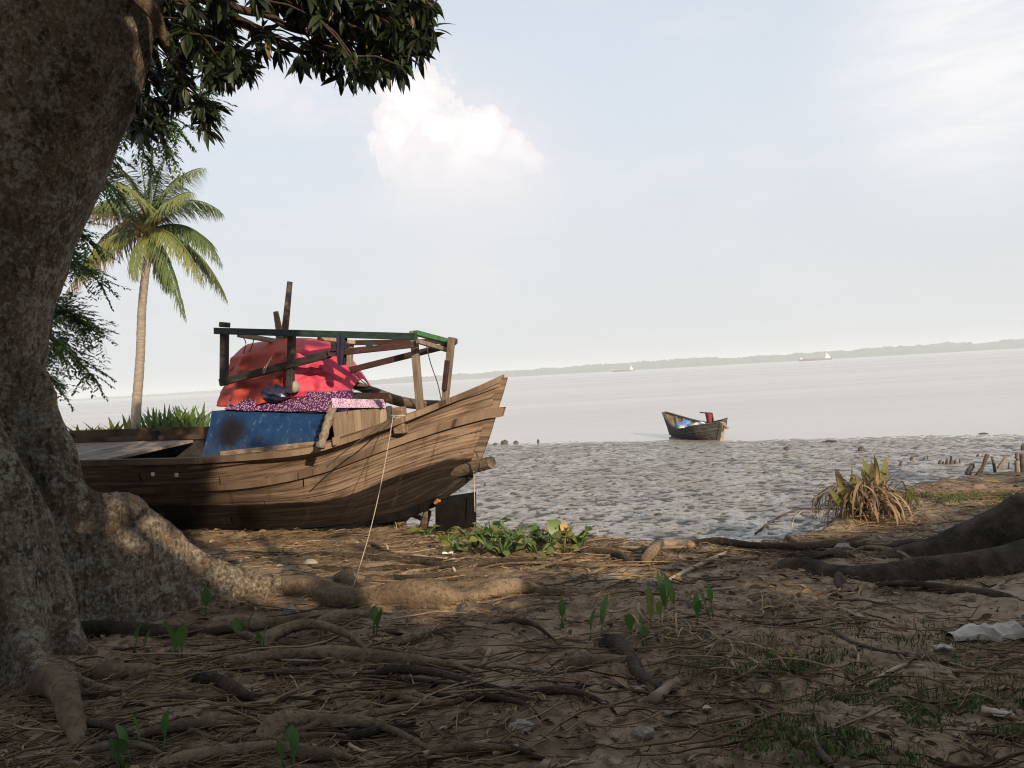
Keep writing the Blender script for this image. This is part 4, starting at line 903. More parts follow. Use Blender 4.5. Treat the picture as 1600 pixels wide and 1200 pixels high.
def tree_one():
    mb = MB(TB); S_ = FPX / TY
    spine = []; rad = []
    for ye, y, r in ((460, -470, 130), (352, -300, 140), (240, 0, 150), (214, 80, 148), (170, 190, 144), (130, 290, 142), (101, 370, 142), (75, 450, 146), (58, 540, 150), (52, 640, 160), (46, 760, 170), (40, 900, 185), (36, 1040, 205), (36, 1120, 215)):
        spine.append(at(ye - r, y, TY)); rad.append(r / S_ * .97)
    P = cr(spine, 40); rr = [float(np.interp(i / 39, np.linspace(0, 1, len(rad)), rad)) for i in range(40)]
    mb.tube(P, rr, 26, True, .015)
    fin(mb, [(-60, 480, 5.5), (57, 560, 5.5), (80, 592, 5.55), (97, 640, 5.58), (112, 672, 5.6), (124, 700, 5.62), (131, 735, 5.63), (134, 757, 5.64), (150, 762, 5.65), (172, 762, 5.7), (200, 765, 5.8), (222, 772, 5.85), (250, 800, 5.95), (285, 832, 6.1), (320, 858, 6.2), (360, 880, 6.3), (410, 894, 6.35), (470, 902, 6.3), (560, 910, 6.25)], .035, .15, n=120)
    fin(mb, [(-40, 600, 5.1), (8, 700, 5.0), (20, 850, 4.9), (34, 960, 4.75), (60, 1018, 4.6), (100, 1044, 4.45), (128, 1085, 4.3), (140, 1130, 4.2)], .04, .16, n=60)
    fin(mb, [(20, 700, 5.25), (66, 800, 5.2), (88, 880, 5.15), (104, 960, 5.1), (116, 1000, 5.05), (150, 1012, 5.02)], .04, .11, n=50)
    fin(mb, [(-120, 620, 5.0), (-160, 800, 4.6), (-200, 1000, 4.1)], .05, .2, n=30)
    remesh('trunk', mb, .027, 5, MT['bark'], tree1, .045, 5)
    def limb(pts, rad, name='branch', mat='bark', n=20, seg=10):
        m = MB(TB); P = trunk_tube(m, pts, rad, seg, n, .05); m.build(name, MT[mat], tree1, True); return P
    top = at(210, -300, TY)
    limb([at(180, -160, TY), at(420, -420, 5.0), at(800, -700, 3.4), Vector((1.2, 1.5, 7.0))], [.42, .34, .26, .18])
    limb([at(200, -200, TY), at(240, -600, 6.2), at(300, -1000, 6.4)], [.45, .35, .28])
    # boughs that show against the sky
    limb([at(190, -30, 5.4), at(238, 18, 5.35), at(252, 48, 5.4), at(268, 78, 5.5), at(280, 120, 5.6)], [.07, .045, .04, .035, .02], mat='root')
    limb([at(200, -120, 5.2), at(300, -30, 5.3), at(352, 20, 5.4), (at(395, 42, 5.5)), at(440, 70, 5.6), at(482, 84, 5.7)], [.10, .06, .036, .03, .026, .016], mat='droot')
    limb([at(352, 0, 5.2), at(372, 14, 5.3), at(420, 24, 5.4), at(450, 42, 5.4), at(500, 53, 5.5), at(565, 44, 5.6)], [.04, .028, .026, .024, .020, .012], mat='droot')
    limb([at(415, 44, 5.5), at(432, 40, 5.45), at(450, 26, 5.4)], [.016, .013, .008], mat='droot', n=8)
    limb([at(500, 95, 5.8), at(535, 94, 5.8), at(570, 101, 5.8)], [.014, .012, .008], mat='droot', n=8)
    limb([at(310, 150, 5.5), at(320, 175, 5.5), at(318, 205, 5.5)], [.012, .010, .006], mat='droot', n=8)
    limb([at(450, 42, 5.4), at(560, -20, 5.6), at(640, 30, 5.8)], [.03, .022, .012], mat='droot', n=10)
    # leaf whorls: ellipses (pixel centre, radii, number) at 5.0 .. 6.3 m
    rng = np.random.default_rng(21); C = []
    for x, y, a, b, n in ((235, 70, 50, 70, 26), (300, 30, 65, 45, 30), (255, 150, 50, 45, 26), (300, 110, 48, 48, 26), (318, 190, 22, 26, 9), (225, 190, 35, 26, 12), (350, 70, 34, 40, 14), (348, 120, 30, 20, 8),
                          (400, 92, 36, 18, 9), (412, 62, 16, 10, 3), (430, 0, 60, 18, 16), (385, 118, 20, 14, 4), (520, 20, 60, 40, 40), (500, 100, 34, 30, 18), (540, 118, 30, 22, 10), (590, 30, 62, 55, 60), (620, 85, 40, 32, 28), (640, 40, 38, 50, 32), (572, 92, 40, 30, 20), (662, 20, 16, 30, 10), (605, 120, 20, 14, 5), (470, -10, 40, 20, 12), (480, 20, 22, 26, 8)):
        for _ in range(n):
            w = rng.random() * 2 * math.pi; q = math.sqrt(rng.random()); C.append(tuple(at(x + a * q * math.cos(w), y + b * q * math.sin(w) - 12, (5.0 if x > 290 else 5.75) + 1.2 * rng.random())))
    C = np.array(C); A = unit(np.stack([rng.normal(size=len(C)) * .6 + .3, rng.normal(size=len(C)) * .6, -.35 + rng.normal(size=len(C)) * .4], 1))
    LV, LF = leaf_strip(1, .26, 5, .22, .30, peak=.45, tip=1.15)
    P, M, sc = rosettes(C, A, 14, .132, rng, 1.0, .55); sc *= rng.uniform(.6, 1.25, len(sc))
    foliage('foliage', LV, LF, P, M, sc, rng.random(len(P)), MT['mango'], tree1, TB, singles=300)
    # bare twigs joining the whorls
    m = MB(TB)
    for c, a in zip(C[::2], A[::2]):
        c = Vector(c); j = min(range(len(C)), key=lambda q: abs((Vector(C[q]) - c - Vector((-.25, 0, .15))).length)); m.tube([Vector(C[j]), (Vector(C[j]) + c) * .5 + Vector((0, 0, .03)), c], [.009, .007, .005], 5, False)
    o = m.build('twigs', MT['droot'], tree1, True); o['kind'] = 'stuff'
    # the crown above the picture: shades the trunk, the boughs and the after part of the boat
    n = 10000; B = np.array([(.2, .3, 5.4, 2.0, 1.6, 1.0), (-2.6, 4.6, 7.2, 2.6, 2.0, 1.8), (-1.7, 1.9, 5.5, 1.7, 1.6, 1.1), (-1.2, 2.4, 6.2, 1.8, 1.6, 1.2), (-.4, 2.6, 6.4, 2.4, 2.0, 1.5)])
    b = B[rng.integers(0, len(B), n)]; u = unit(rng.normal(size=(n, 3))) * (rng.random((n, 1)) ** .4); P = b[:, :3] + u * b[:, 3:]
    rB = np.array([(-2.3, 2.5, 5.0, 1.2, 1.1, .9), (-1.6, 1.4, 5.6, 1.4, 1.2, 1.0), (-3.0, 3.3, 4.7, 1.0, .8, .7), (-2.8, 3.0, 5.9, 1.3, 1.1, .9), (-1.0, .6, 6.4, 1.4, 1.2, 1.0)]); m_ = 6000; b = rB[rng.integers(0, len(rB), m_)]; P = np.concatenate([P, b[:, :3] + unit(rng.normal(size=(m_, 3))) * (rng.random((m_, 1)) ** .4) * b[:, 3:]])
    # stay above the picture
    pr = np.array([proj(p)[1] if p[1] > .6 else -999 for p in P]); P = P[(pr < -90)]
    d = unit(rng.normal(size=(len(P), 3)) + np.array([0, 0, -.6])); k = sun_keep(P + d * .22); P = P[k]; d = d[k]; n = len(P)
    LV2, LF2 = leaf_strip(1, .34, 2, .2, .3)
    foliage('foliage', LV2, LF2, P, frames(d, np.tile([[0, 0, 1.]], (n, 1)), rng.random(n) * 3), .34 + .2 * rng.random(n), rng.random(n), MT['mango'], tree1, TB)
tree_one()

# ================================================================== surface roots
def root_px(parent, base, pts, r0, r1, mat='root', bury=.35, n=None, jit=.07, name='root', lift=None, wob=.012, seg=9):
    G = [gnd(x, y, 0, True) for x, y in pts]; L = sum((b - a).length for a, b in zip(G[:-1], G[1:])); n = n or max(8, int(L / .07)); n = min(n, 60)
    P = cr(G, n); rr = []; Q = []
    ph = random.random() * 9
    for i, p in enumerate(P):
        t = i / (n - 1); r = r0 + (r1 - r0) * t; r *= 1 + .34 * (vnoise(t * L * 4 + ph, ph, 95) - .5) * 2; e = math.sqrt(max(.02, min(1, (1 - t) * 2.6))) * math.sqrt(max(.05, min(1, t * 4.5 + .12))); r *= e
        z = float(bank_smooth(np.array([p.x]), np.array([p.y]))[0]) + r * (1 - 2 * bury) + .012 - (r0 * .5 + .02) * (max(0, 1 - t * 7) + max(0, 1 - (1 - t) * 7)) + (lift(t) if lift else 0)
        wn = min(.07, r0 * 2.2)
        Q.append(Vector((p.x + wn * (vnoise(t * L * 3.2 + ph, 3.7, 96) - .5) * 2 + wob * math.sin(t * L * 9 + ph), p.y + wn * (vnoise(t * L * 3.0 + ph, 8.7, 97) - .5) * 2, z + wob * math.sin(t * L * 7 + ph)))); rr.append(r)
    o = MB(base).tube(Q, rr, seg, True, jit).build(name, MT[mat], parent, True); return o, Q
arch = lambda h: (lambda t: h * math.sin(t * math.pi))
def roots_one():
    R_ = lambda *a, **k: root_px(tree1, TB, *a, **k)
    R_([(400, 925), (470, 935), (545, 945), (640, 945), (720, 940), (800, 926), (862, 926), (960, 925)], .125, .06, bury=.28, wob=.02, seg=12)
    R_([(540, 918), (548, 922), (556, 930)], .07, .05, bury=.1)
    R_([(470, 985), (540, 975), (600, 960), (660, 955), (730, 950)], .07, .03)
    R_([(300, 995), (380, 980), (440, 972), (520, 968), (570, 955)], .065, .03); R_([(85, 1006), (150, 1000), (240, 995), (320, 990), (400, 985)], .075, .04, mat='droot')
    R_([(405, 1022), (440, 1005), (480, 995), (530, 1000), (600, 1020)], .055, .03, lift=arch(.06)); R_([(255, 1040), (380, 1042), (500, 1036), (600, 1040), (690, 1048), (757, 1050)], .045, .028, bury=.2, wob=.015)
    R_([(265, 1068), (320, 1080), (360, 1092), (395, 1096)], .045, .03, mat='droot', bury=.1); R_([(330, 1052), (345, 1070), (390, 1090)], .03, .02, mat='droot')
    R_([(375, 1165), (440, 1140), (520, 1135), (615, 1140)], .055, .03); R_([(240, 1195), (380, 1180), (480, 1185), (580, 1180)], .06, .03)
    R_([(765, 975), (805, 978), (840, 988), (878, 1012)], .022, .018, mat='droot', bury=.1); R_([(600, 1018), (660, 1004), (700, 995), (750, 985)], .035, .015, bury=.4)
    R_([(835, 1090), (880, 1092), (925, 1105), (968, 1130)], .02, .012, mat='droot', bury=.1); R_([(780, 1075), (860, 1080), (960, 1075), (1040, 1100)], .014, .010, mat='droot')
    R_([(862, 1050), (910, 1042), (960, 1038), (1000, 1040)], .045, .03); R_([(560, 1090), (680, 1100), (760, 1085), (800, 1078)], .02, .012); R_([(500, 1060), (600, 1062), (700, 1075), (790, 1080)], .014, .008, mat='droot')
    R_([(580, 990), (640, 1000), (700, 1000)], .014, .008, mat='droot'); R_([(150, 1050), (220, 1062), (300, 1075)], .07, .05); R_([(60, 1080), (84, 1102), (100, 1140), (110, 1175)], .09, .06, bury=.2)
    R_([(440, 862), (520, 872), (620, 880), (700, 886), (800, 882), (900, 870), (960, 858)], .03, .022, mat='droot', bury=.3); R_([(560, 845), (620, 870), (720, 882), (830, 890)], .02, .012, mat='droot')
    R_([(480, 880), (560, 895), (640, 890), (740, 892)], .035, .02, mat='droot'); R_([(690, 870), (790, 868), (880, 858), (960, 838), (1020, 842), (1100, 850)], .035, .022)
    R_([(905, 860), (930, 866), (965, 872), (1000, 884), (1080, 888), (1180, 886)], .045, .020, mat='droot', bury=.15)
    for dy in (0, 7, 14, 22): R_([(900, 862 + dy * .4), (850, 868 + dy), (780, 874 + dy * 1.1), (690 + dy * 3, 880 + dy)], .016, .008, mat='droot' if dy % 2 else 'root', bury=.2, wob=.02)
    for dy in (0, 9): R_([(960, 878 + dy), (920, 888 + dy * 1.4), (860, 900 + dy * 1.5), (800, 908 + dy)], .012, .006, mat='root', bury=.2, wob=.02)
    R_([(680, 865), (650, 850), (640, 838)], .02, .01); R_([(720, 872), (735, 850), (750, 838)], .018, .01); R_([(560, 905), (640, 905), (740, 900)], .03, .02, mat='droot')
    R_([(600, 845), (560, 838), (500, 836)], .014, .008, mat='droot')
    rng = random.Random(5)                            # smaller surface roots fanning from the base
    for k in range(46):
        x = rng.uniform(80, 760); y = rng.uniform(985, 1190); a = rng.uniform(-.5, .35); L = rng.uniform(90, 300); pts = [(x, y)]
        for j in range(3): a += rng.uniform(-.35, .35); pts.append((pts[-1][0] + L / 3 * math.cos(a), min(1196, pts[-1][1] + L / 3 * math.sin(a) * .5)))
        r = rng.choice([.008, .011, .014, .02, .028]); R_(pts, r, r * .6, mat=rng.choice(['root', 'droot', 'root']), bury=.15, wob=.012, seg=7)
    for k in range(26):
        x = rng.uniform(330, 1250); y = rng.uniform(858, 985); a = rng.uniform(-.4, .4); L = rng.uniform(70, 220); pts = [(x, y)]
        for j in range(3): a += rng.uniform(-.3, .3); pts.append((pts[-1][0] + L / 3 * math.cos(a), pts[-1][1] + L / 3 * math.sin(a) * .3))
        r = rng.choice([.007, .01, .014]); R_(pts, r, r * .6, mat=rng.choice(['root', 'droot']), bury=.2, wob=.012, seg=6)
roots_one()

# ================================================================== THE RIGHT HAND TREE (trunk outside the picture)
T2 = Vector((8.4, 6.4, -.1))
tree2 = thing('dark_rooted_tree', 'dark shaded tree at the right edge showing only its long spreading roots', 'tree', T2)
def tree_two():
    mb = MB(T2)
    P = trunk_tube(mb, [(8.4, 6.4, -.4), (8.5, 6.3, .7), (9.0, 5.6, 1.9), (10.6, 4.0, 3.3), (12.4, 1.8, 4.4)], [.8, .55, .48, .42, .30], 20, 26, .02)
    fin(mb, [(1330, 878, 6.35), (1380, 860, 6.35), (1420, 847, 6.35), (1480, 830, 6.35), (1530, 805, 6.35), (1570, 781, 6.35), (1605, 766, 6.35), (1800, 735, 6.35), (2100, 640, 6.4), (2300, 480, 6.4)], .05, .14, n=60)
    fin(mb, [(1215, 874, 6.15), (1240, 868, 6.1), (1265, 868, 6.05), (1290, 878, 5.95), (1330, 882, 5.85), (1375, 878, 5.78), (1420, 871, 5.75), (1500, 861, 5.75), (1560, 852, 5.75), (1620, 838, 5.75), (1800, 800, 5.8), (2150, 740, 6.0), (2400, 560, 6.2)], .05, .16, n=70)
    remesh('trunk', mb, .028, 4, MT['shadebark'], tree2, .04, 9)
    R_ = lambda *a, **k: root_px(tree2, T2, *a, **k)
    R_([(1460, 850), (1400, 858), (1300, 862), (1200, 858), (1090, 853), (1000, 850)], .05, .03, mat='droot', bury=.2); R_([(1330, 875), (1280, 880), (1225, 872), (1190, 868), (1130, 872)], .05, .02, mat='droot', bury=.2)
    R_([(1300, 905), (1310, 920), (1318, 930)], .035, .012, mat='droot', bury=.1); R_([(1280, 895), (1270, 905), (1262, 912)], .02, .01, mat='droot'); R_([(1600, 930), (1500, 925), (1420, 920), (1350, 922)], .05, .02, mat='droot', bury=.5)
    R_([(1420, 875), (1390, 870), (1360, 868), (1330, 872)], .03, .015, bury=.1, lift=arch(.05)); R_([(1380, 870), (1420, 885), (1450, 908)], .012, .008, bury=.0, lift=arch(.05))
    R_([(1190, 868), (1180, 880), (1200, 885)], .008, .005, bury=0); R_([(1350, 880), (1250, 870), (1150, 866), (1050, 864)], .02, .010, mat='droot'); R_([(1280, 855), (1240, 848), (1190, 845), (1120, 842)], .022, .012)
    for sg, (a, b, c) in enumerate((((10.6, 4.0, 3.3), (12.2, 3.4, 4.2), (13.4, 2.6, 5.0)), ((10, 4.6, 2.8), (10.4, 2.2, 3.6), (9.6, .2, 4.4)), ((12.4, 1.8, 4.4), (13.2, .4, 4.9), (13.6, -1, 5.2)))):
        m = MB(T2); trunk_tube(m, [a, b, c], [.22, .16, .08], 9, 14); m.build('branch', MT['droot'], tree2, True)
    rng = np.random.default_rng(33); n = 11000
    B = np.array([(12.6, 2.6, 5.2, 2.4, 2.2, 1.6), (10.4, 1.2, 4.6, 2.4, 2.2, 1.5), (8.6, -.4, 4.4, 2.2, 2.0, 1.5), (13.4, -.4, 5.2, 2.4, 2.4, 1.8), (7.0, -1.8, 4.2, 2.4, 2.0, 1.8)])
    b = B[rng.integers(0, len(B), n)]; u = unit(rng.normal(size=(n, 3))) * (rng.random((n, 1)) ** .4); P = b[:, :3] + u * b[:, 3:]
    pr = np.array([(proj(p) if p[1] > .6 else (0, -999)) for p in P]); P = P[(pr[:, 1] < -90) | (pr[:, 0] > 1720)]; d = unit(rng.normal(size=(len(P), 3)) + np.array([0, 0, -.6])); k = sun_keep(P + d * .22); P = P[k]; d = d[k]; n = len(P)
    LV2, LF2 = leaf_strip(1, .34, 2, .2, .3)
    foliage('foliage', LV2, LF2, P, frames(d, np.tile([[0, 0, 1.]], (n, 1)), rng.random(n) * 3), .36 + .2 * rng.random(n), rng.random(n), MT['mango'], tree2, T2)
tree_two()

# ================================================================== trees behind the eye that keep the sun off the foreground
def shade_tree(base, lean, blobs, n, seed, label):
    rng = np.random.default_rng(seed); B0 = Vector(base); t = thing('shade_tree', label, 'tree', B0)
    mb = MB(B0); trunk_tube(mb, [B0 + Vector((0, 0, -.2)), B0 + Vector((0, 0, 1.5)), B0 + Vector(lean)], [.34, .26, .14], 12, 16); mb.build('trunk', MT['bark'], t, True)
    for q in blobs[:4]:
        m = MB(B0); trunk_tube(m, [B0 + Vector(lean) * .6, (B0 + Vector(lean) * .6).lerp(Vector(q[:3]), .6) + Vector((0, 0, .3)), Vector(q[:3])], [.13, .09, .04], 8, 10); m.build('branch', MT['bark'], t, True)
    B = np.array(blobs, float); b = B[rng.integers(0, len(B), n)]; u = unit(rng.normal(size=(n, 3))) * (rng.random((n, 1)) ** .4); P = b[:, :3] + u * b[:, 3:]; P = P[P[:, 2] > .15]
    pr = np.array([(proj(p) if p[1] > .3 else (0, -999)) for p in P]); P = P[(pr[:, 1] < -90) | (pr[:, 0] > 1720) | (pr[:, 0] < -120)]
    d = unit(rng.normal(size=(len(P), 3)) + np.array([0, 0, -.5])); k = sun_keep(P + d * .24); P = P[k]; d = d[k]; n = len(P); LV2, LF2 = leaf_strip(1, .36, 2, .2, .3)
    foliage('foliage', LV2, LF2, P, frames(d, np.tile([[0, 0, 1.]], (n, 1)), rng.random(n) * 3), .36 + .22 * rng.random(n), rng.random(n), MT['mango'], t, B0)
shade_tree((3.2, -3.6, 0), (.2, .2, 4.4), [(2.6, -3.2, 3.0, 2.2, 1.5, 1.6), (4.2, -3.4, 3.0, 2.0, 1.5, 1.8), (1.4, -2.6, 4.4, 2.2, 1.4, 1.2), (3.2, -3.0, 5.4, 2.2, 1.5, 1.2), (3.6, -2.8, 1.4, 2.2, 1.4, 1.3)], 11500, 41, 'broad leafy tree standing on the bank just behind the viewer')
shade_tree((7.6, -4.2, 0), (.0, .4, 5.0), [(7.2, -3.6, 3.2, 2.2, 1.7, 2.0), (8.6, -3.2, 3.4, 2.2, 1.8, 2.0), (6.6, -3.0, 1.4, 2.0, 1.5, 1.4), (9.2, -2.6, 1.5, 2.0, 1.5, 1.5)], 6500, 42, 'dense leafy tree behind the viewer to the right')
shade_tree((-1.6, -3.4, 0), (.3, .4, 4.4), [(-1.2, -2.8, 3.2, 2.2, 1.6, 1.7), (.2, -3.0, 2.6, 2.0, 1.5, 1.7), (-2.8, -2.4, 3.6, 2.0, 1.6, 1.5), (-.4, -2.6, 5.2, 2.2, 1.5, 1.3), (-1.0, -3.2, 1.2, 2.2, 1.2, 1.1)], 9000, 43, 'leafy tree behind the viewer to the left')
shade_tree((14.2, -1.0, 0), (-.2, .2, 4.0), [(13.6, -.6, 3.2, 2.2, 2.0, 1.8), (14.8, 1.0, 3.4, 2.0, 2.0, 1.8), (13.2, .8, 1.6, 2.0, 1.8, 1.5), (14, 0, 4.6, 2.4, 2.2, 1.2)], 7000, 44, 'leafy tree on the bank far to the right of the viewer')
# ================================================================== COCONUT PALM
def bez(a, b, c, n): return [a * ((1 - t) ** 2) + b * (2 * t * (1 - t)) + c * (t * t) for t in np.linspace(0, 1, n)]
def palm():
    Y = 25.0; base = at(212, 684, Y); base.z = min(base.z, .35); t = thing('coconut_palm', 'slender coconut palm with a full crown standing on the bank beyond the boat', 'palm', base)
    P = [base + Vector((0, 0, -.4)), at(212, 684, Y), at(213, 640, Y), at(219, 560, Y), at(222, 480, Y), at(228, 420, Y), at(233, 368, Y)]
    Q = cr(P, 110); rr = [np.interp(i / 109, [0, .10, .17, .25, .6, 1], [.31, .29, .19, .15, .128, .112]) * (1 + .035 * (1 if i % 3 == 0 else -.4) + .03 * (random.random() - .5)) for i in range(110)]
    MB(base).tube(Q, rr, 12, True, .02).build('trunk', MT['palmtrunk'], t, True)
    c0 = at(233, 360, Y)
    fr = [((236, 290), (240, 234), 0, 0), ((228, 295), (218, 240), .5, 0), ((262, 268), (318, 262), -.5, 0), ((285, 283), (347, 332), .3, 0), ((262, 300), (300, 300), -.9, 0), ((305, 328), (346, 410), -.4, 0), ((312, 368), (354, 466), .5, 0), ((262, 388), (289, 492), -.9, 0), ((248, 390), (262, 450), 1.0, 0),
          ((198, 288), (148, 322), -.5, 0), ((178, 298), (112, 338), .6, 1), ((168, 348), (118, 432), -.5, 0), ((160, 366), (100, 462), .8, 1), ((205, 268), (172, 250), .8, 0), ((190, 320), (140, 400), 1.2, 0), ((200, 388), (212, 432), -1.1, 0), ((290, 335), (335, 385), 1.3, 0), ((240, 290), (262, 240), .9, 0), ((215, 285), (180, 285), -1.3, 0), ((275, 345), (318, 440), -1.2, 0), ((246, 300), (280, 275), 1.4, 0)]
    rng = np.random.default_rng(4)
    for (bx, by), (cx, cy), dd, dry in fr:
        L = math.hypot(cx - 233, cy - 360) / FPX * Y
        a, b, c = c0, at(bx, by, Y + dd), at(cx, cy, Y + dd * 2.2); R_ = bez(a, b, c, 40)
        m = MB(base); m.tube(R_[::2], [.038 * (1 - i / 22) + .006 for i in range(20)], 5, True); 
        V = []; F = []; T = []
        lvb, lfb = leaf_strip(1, .052, 3, .2, .50, peak=.3)
        pos = []; dirs = []; sc = []
        for i in range(4, 40):
            tt = (R_[min(39, i + 1)] - R_[i - 1]).normalized(); sd = tt.cross(Vector((0, 0, 1))); sd = sd.normalized() if sd.length > .15 else Vector((0, 1, 0))
            f = i / 39; ll = (.76 if L > 1.6 else .6) * math.sin(math.pi * (.16 + .80 * f)) ** .6 * min(1.0, L / 1.9 + .25)
            for sg in (-1, 1):
                for q in (0, .33, .66):
                    d = (sd * sg * (.78 - .25 * f) + tt * (.55 + .45 * f) + Vector((0, 0, -.28 - .45 * f * rng.random() - (.5 * rng.random() if dry else .15 * rng.random())))).normalized(); pos.append(tuple(R_[i] + tt * q * .06)); dirs.append(tuple(d)); sc.append(ll * (.85 + .3 * rng.random()))
        pos = np.array(pos); M = frames(np.array(dirs), np.tile([[0, 0, 1.]], (len(pos), 1)), (rng.random(len(pos)) - .5) * .9)
        lv, lf, _ = scatter(lvb, lfb, pos - np.array(base), M, np.array(sc), np.zeros(len(pos)))
        o0 = len(m.v); m.v += [tuple(v) for v in lv]; m.uv += [(0, 0)] * len(lv); m.f += [tuple(int(k) + o0 for k in f) for f in lf]
        fo = m.build('frond', MT['palmdry' if dry else 'palm'], t, True); fo.data.attributes.new('tint', 'FLOAT', 'POINT')
        if dry: fo['label'] = 'dry brownish palm frond'
    for k in range(9):
        w = rng.random() * 6.28; p = at(226 + 12 * math.cos(w), 366 + 10 * math.sin(w), Y - .25 + .4 * rng.random()); m = MB(base)
        m.tube([p + Vector((0, 0, .11)), p + Vector((0, 0, .07)), p, p - Vector((0, 0, .07)), p - Vector((0, 0, .11))], [.02, .08, .105, .08, .02], 8); m.build('coconut', MT['orange'] if k % 3 == 0 else MT['yellowleaf'], t, True)
    for k in range(9):
        w = -1.2 + 2.4 * k / 8; m = MB(base); m.tube(bez(c0 - Vector((0, .1, .25)), c0 + Vector((.25 * math.sin(w), -.1, .15)), c0 + Vector((.55 * math.sin(w), -.1, .55 * math.cos(w) + .1)), 8), [.05, .045, .04, .04, .035, .03, .025, .02], 6); m.build('leaf_stalk', MT['yellowleaf'], t, True)
palm()

# ================================================================== feathery tree behind the big trunk
def feather_tree():
    B0 = Vector((-7.6, 12.2, -.1)); t = thing('feathery_tree', 'feathery small leaved tree behind the big trunk at the left', 'tree', B0)
    mb = MB(B0); trunk_tube(mb, [B0 + Vector((0, 0, -.3)), B0 + Vector((-.1, 0, 2.5)), at(20, 200, 12.2), at(40, 20, 12)], [.26, .22, .16, .10], 10, 20); mb.build('trunk', MT['droot'], t, True)
    rng = np.random.default_rng(9); Y = 11.5
    sprays = []
    for (x0, y0), (x1, y1), n in (((40, 150), (180, 200), 24), ((60, 130), (235, 205), 24), ((60, 100), (290, 195), 26), ((60, 60), (330, 160), 20), ((40, 230), (170, 240), 18), ((60, 260), (185, 300), 12), ((30, 330), (165, 375), 14), ((30, 360), (180, 440), 14), ((30, 400), (150, 425), 12), ((20, 470), (150, 500), 13), ((20, 480), (178, 520), 16), ((20, 500), (165, 582), 15), ((10, 520), (110, 600), 12), ((10, 470), (120, 540), 14), ((40, 190), (150, 280), 14), ((60, 80), (215, 170), 24), ((60, 60), (250, 120), 18), ((200, 160), (225, 240), 8), ((215, 170), (255, 228), 7), ((100, 200), (135, 255), 10)):
        x1 -= 26 if y1 > 330 else 0
        dY = rng.uniform(-1.2, 1.2); a, c = at(x0, y0, Y + dY * .3), at(x1, y1, Y + dY); b = (a + c) * .5 + Vector((0, 0, .25)); R_ = bez(a, b, c, 18)
        MB(B0).tube(R_, [.035 - .0016 * i for i in range(18)], 5, True).build('branch', MT['droot'], t, True)
        for k in range(n):
            f = .35 + .65 * rng.random(); p = R_[int(f * 17)]; sprays.append((p + Vector(rng.normal(size=3)) * .10 * (1.3 - f), unit(np.array(c - a) * .5 + rng.normal(size=3) * [.5, .5, .35])))
        sprays.append((R_[-1], unit(np.array(c - b))))
    pos = []; dirs = []; sc = []
    for p, d in sprays:
        for tw in range(4):
            d2 = unit(d + rng.normal(size=3) * .5); L = .26 + .2 * rng.random(); s = unit(np.cross(d2, [0, 0, 1.]) + 1e-3)
            for i in range(11):
                f = i / 10; q = np.array(p) + d2 * L * f + np.array([0, 0, -.10]) * f * f
                for sg in (-1, 1): pos.append(q); dirs.append(d2 * .6 + s * sg * .9 + rng.normal(size=3) * .15 + np.array([0, 0, -.15])); sc.append(.085 * (.7 + .5 * rng.random()))
    LV, LF = leaf_strip(1, .36, 2, .1, .15, peak=.5); n = len(pos)
    foliage('foliage', LV, LF, np.array(pos), frames(np.array(dirs), np.tile([[0, 0, 1.]], (n, 1)), rng.random(n) - .5), np.array(sc), rng.random(n), MT['feather'], t, B0)
feather_tree()

# ================================================================== small plants
ORD = ['first', 'second', 'third', 'fourth', 'fifth', 'sixth', 'seventh', 'eighth', 'ninth', 'tenth', 'eleventh', 'twelfth', 'thirteenth', 'fourteenth', 'fifteenth', 'sixteenth', 'seventeenth', 'eighteenth', 'nineteenth', 'twentieth', 'last']
def strap_plant(name, label, base, n, L, Wd, mat, group=None, spread=.5, droop=.4, seed=0, up=1.0, cat='plant', peak=.45, stem=0.0, alt=None, altn=0):
    rng = random.Random(seed); B0 = Vector(base); t = thing(name, label, cat, B0, group)
    for k in range(n):
        l = L * rng.uniform(.65, 1.1); V, F = leaf_strip(l, Wd * rng.uniform(.8, 1.15), 6, .25, droop * rng.uniform(.4, 1.3), peak=peak, tip=1.2)
        az = rng.uniform(0, 6.283); el = math.radians(rng.uniform(90 - 70 * spread, 88) * up); d = np.array([[math.cos(az) * math.cos(el), math.sin(az) * math.cos(el), math.sin(el)]])
        M = frames(d, np.array([[0, 0, 1.]]), np.array([rng.uniform(-.5, .5)]))[0]; off = np.array([rng.uniform(-.5, .5) * Wd * 2, rng.uniform(-.5, .5) * Wd * 2, -.02])
        if stem:
            sp = d[0] * 0 + np.array([math.cos(az) * .25, math.sin(az) * .25, 1]) * stem * rng.uniform(.6, 1.1)
            MB().tube([Vector(off), Vector(off + sp * .5), Vector(off + sp)], [.008, .006, .004], 5).build('stem', MT[mat], t, True); off = off + sp
        me = np_mesh('leaf', (V @ M.T) + off, F, True); link('leaf', me, t, MT[alt if (alt and k < altn) else mat])
    return t
# strap-leaved lilies beyond the boat
lil = sorted([(236, 682), (252, 676), (268, 672), (283, 670), (298, 672), (314, 676), (260, 680), (290, 682), (275, 684)])
for k, (x, y) in enumerate(lil):
    p = at(x, y + 24, 15.6 + .25 * (k % 3)); z = gz(p.x, p.y); p.z = z
    strap_plant('lily_plant', 'dense green lily plant, %s from the left in the clump beside the blue cabin' % ORD[k], p, 22, .95, .080, 'crinum', 'lily plants in the clump beside the cabin', .42, .35, 100 + k)
for k, (x, y) in enumerate([(128, 690), (155, 688), (172, 692), (188, 688), (200, 692)]):
    strap_plant('lily_plant', 'sparse yellowish lily plant, %s from the left at the foot of the palm' % ORD[k], (lambda q: Vector((q.x, q.y, gz(q.x, q.y))))(at(x, y + 16, 18.0)), 9, .80, .09, 'clump', 'lily plants at the foot of the palm', .5, .4, 130 + k)
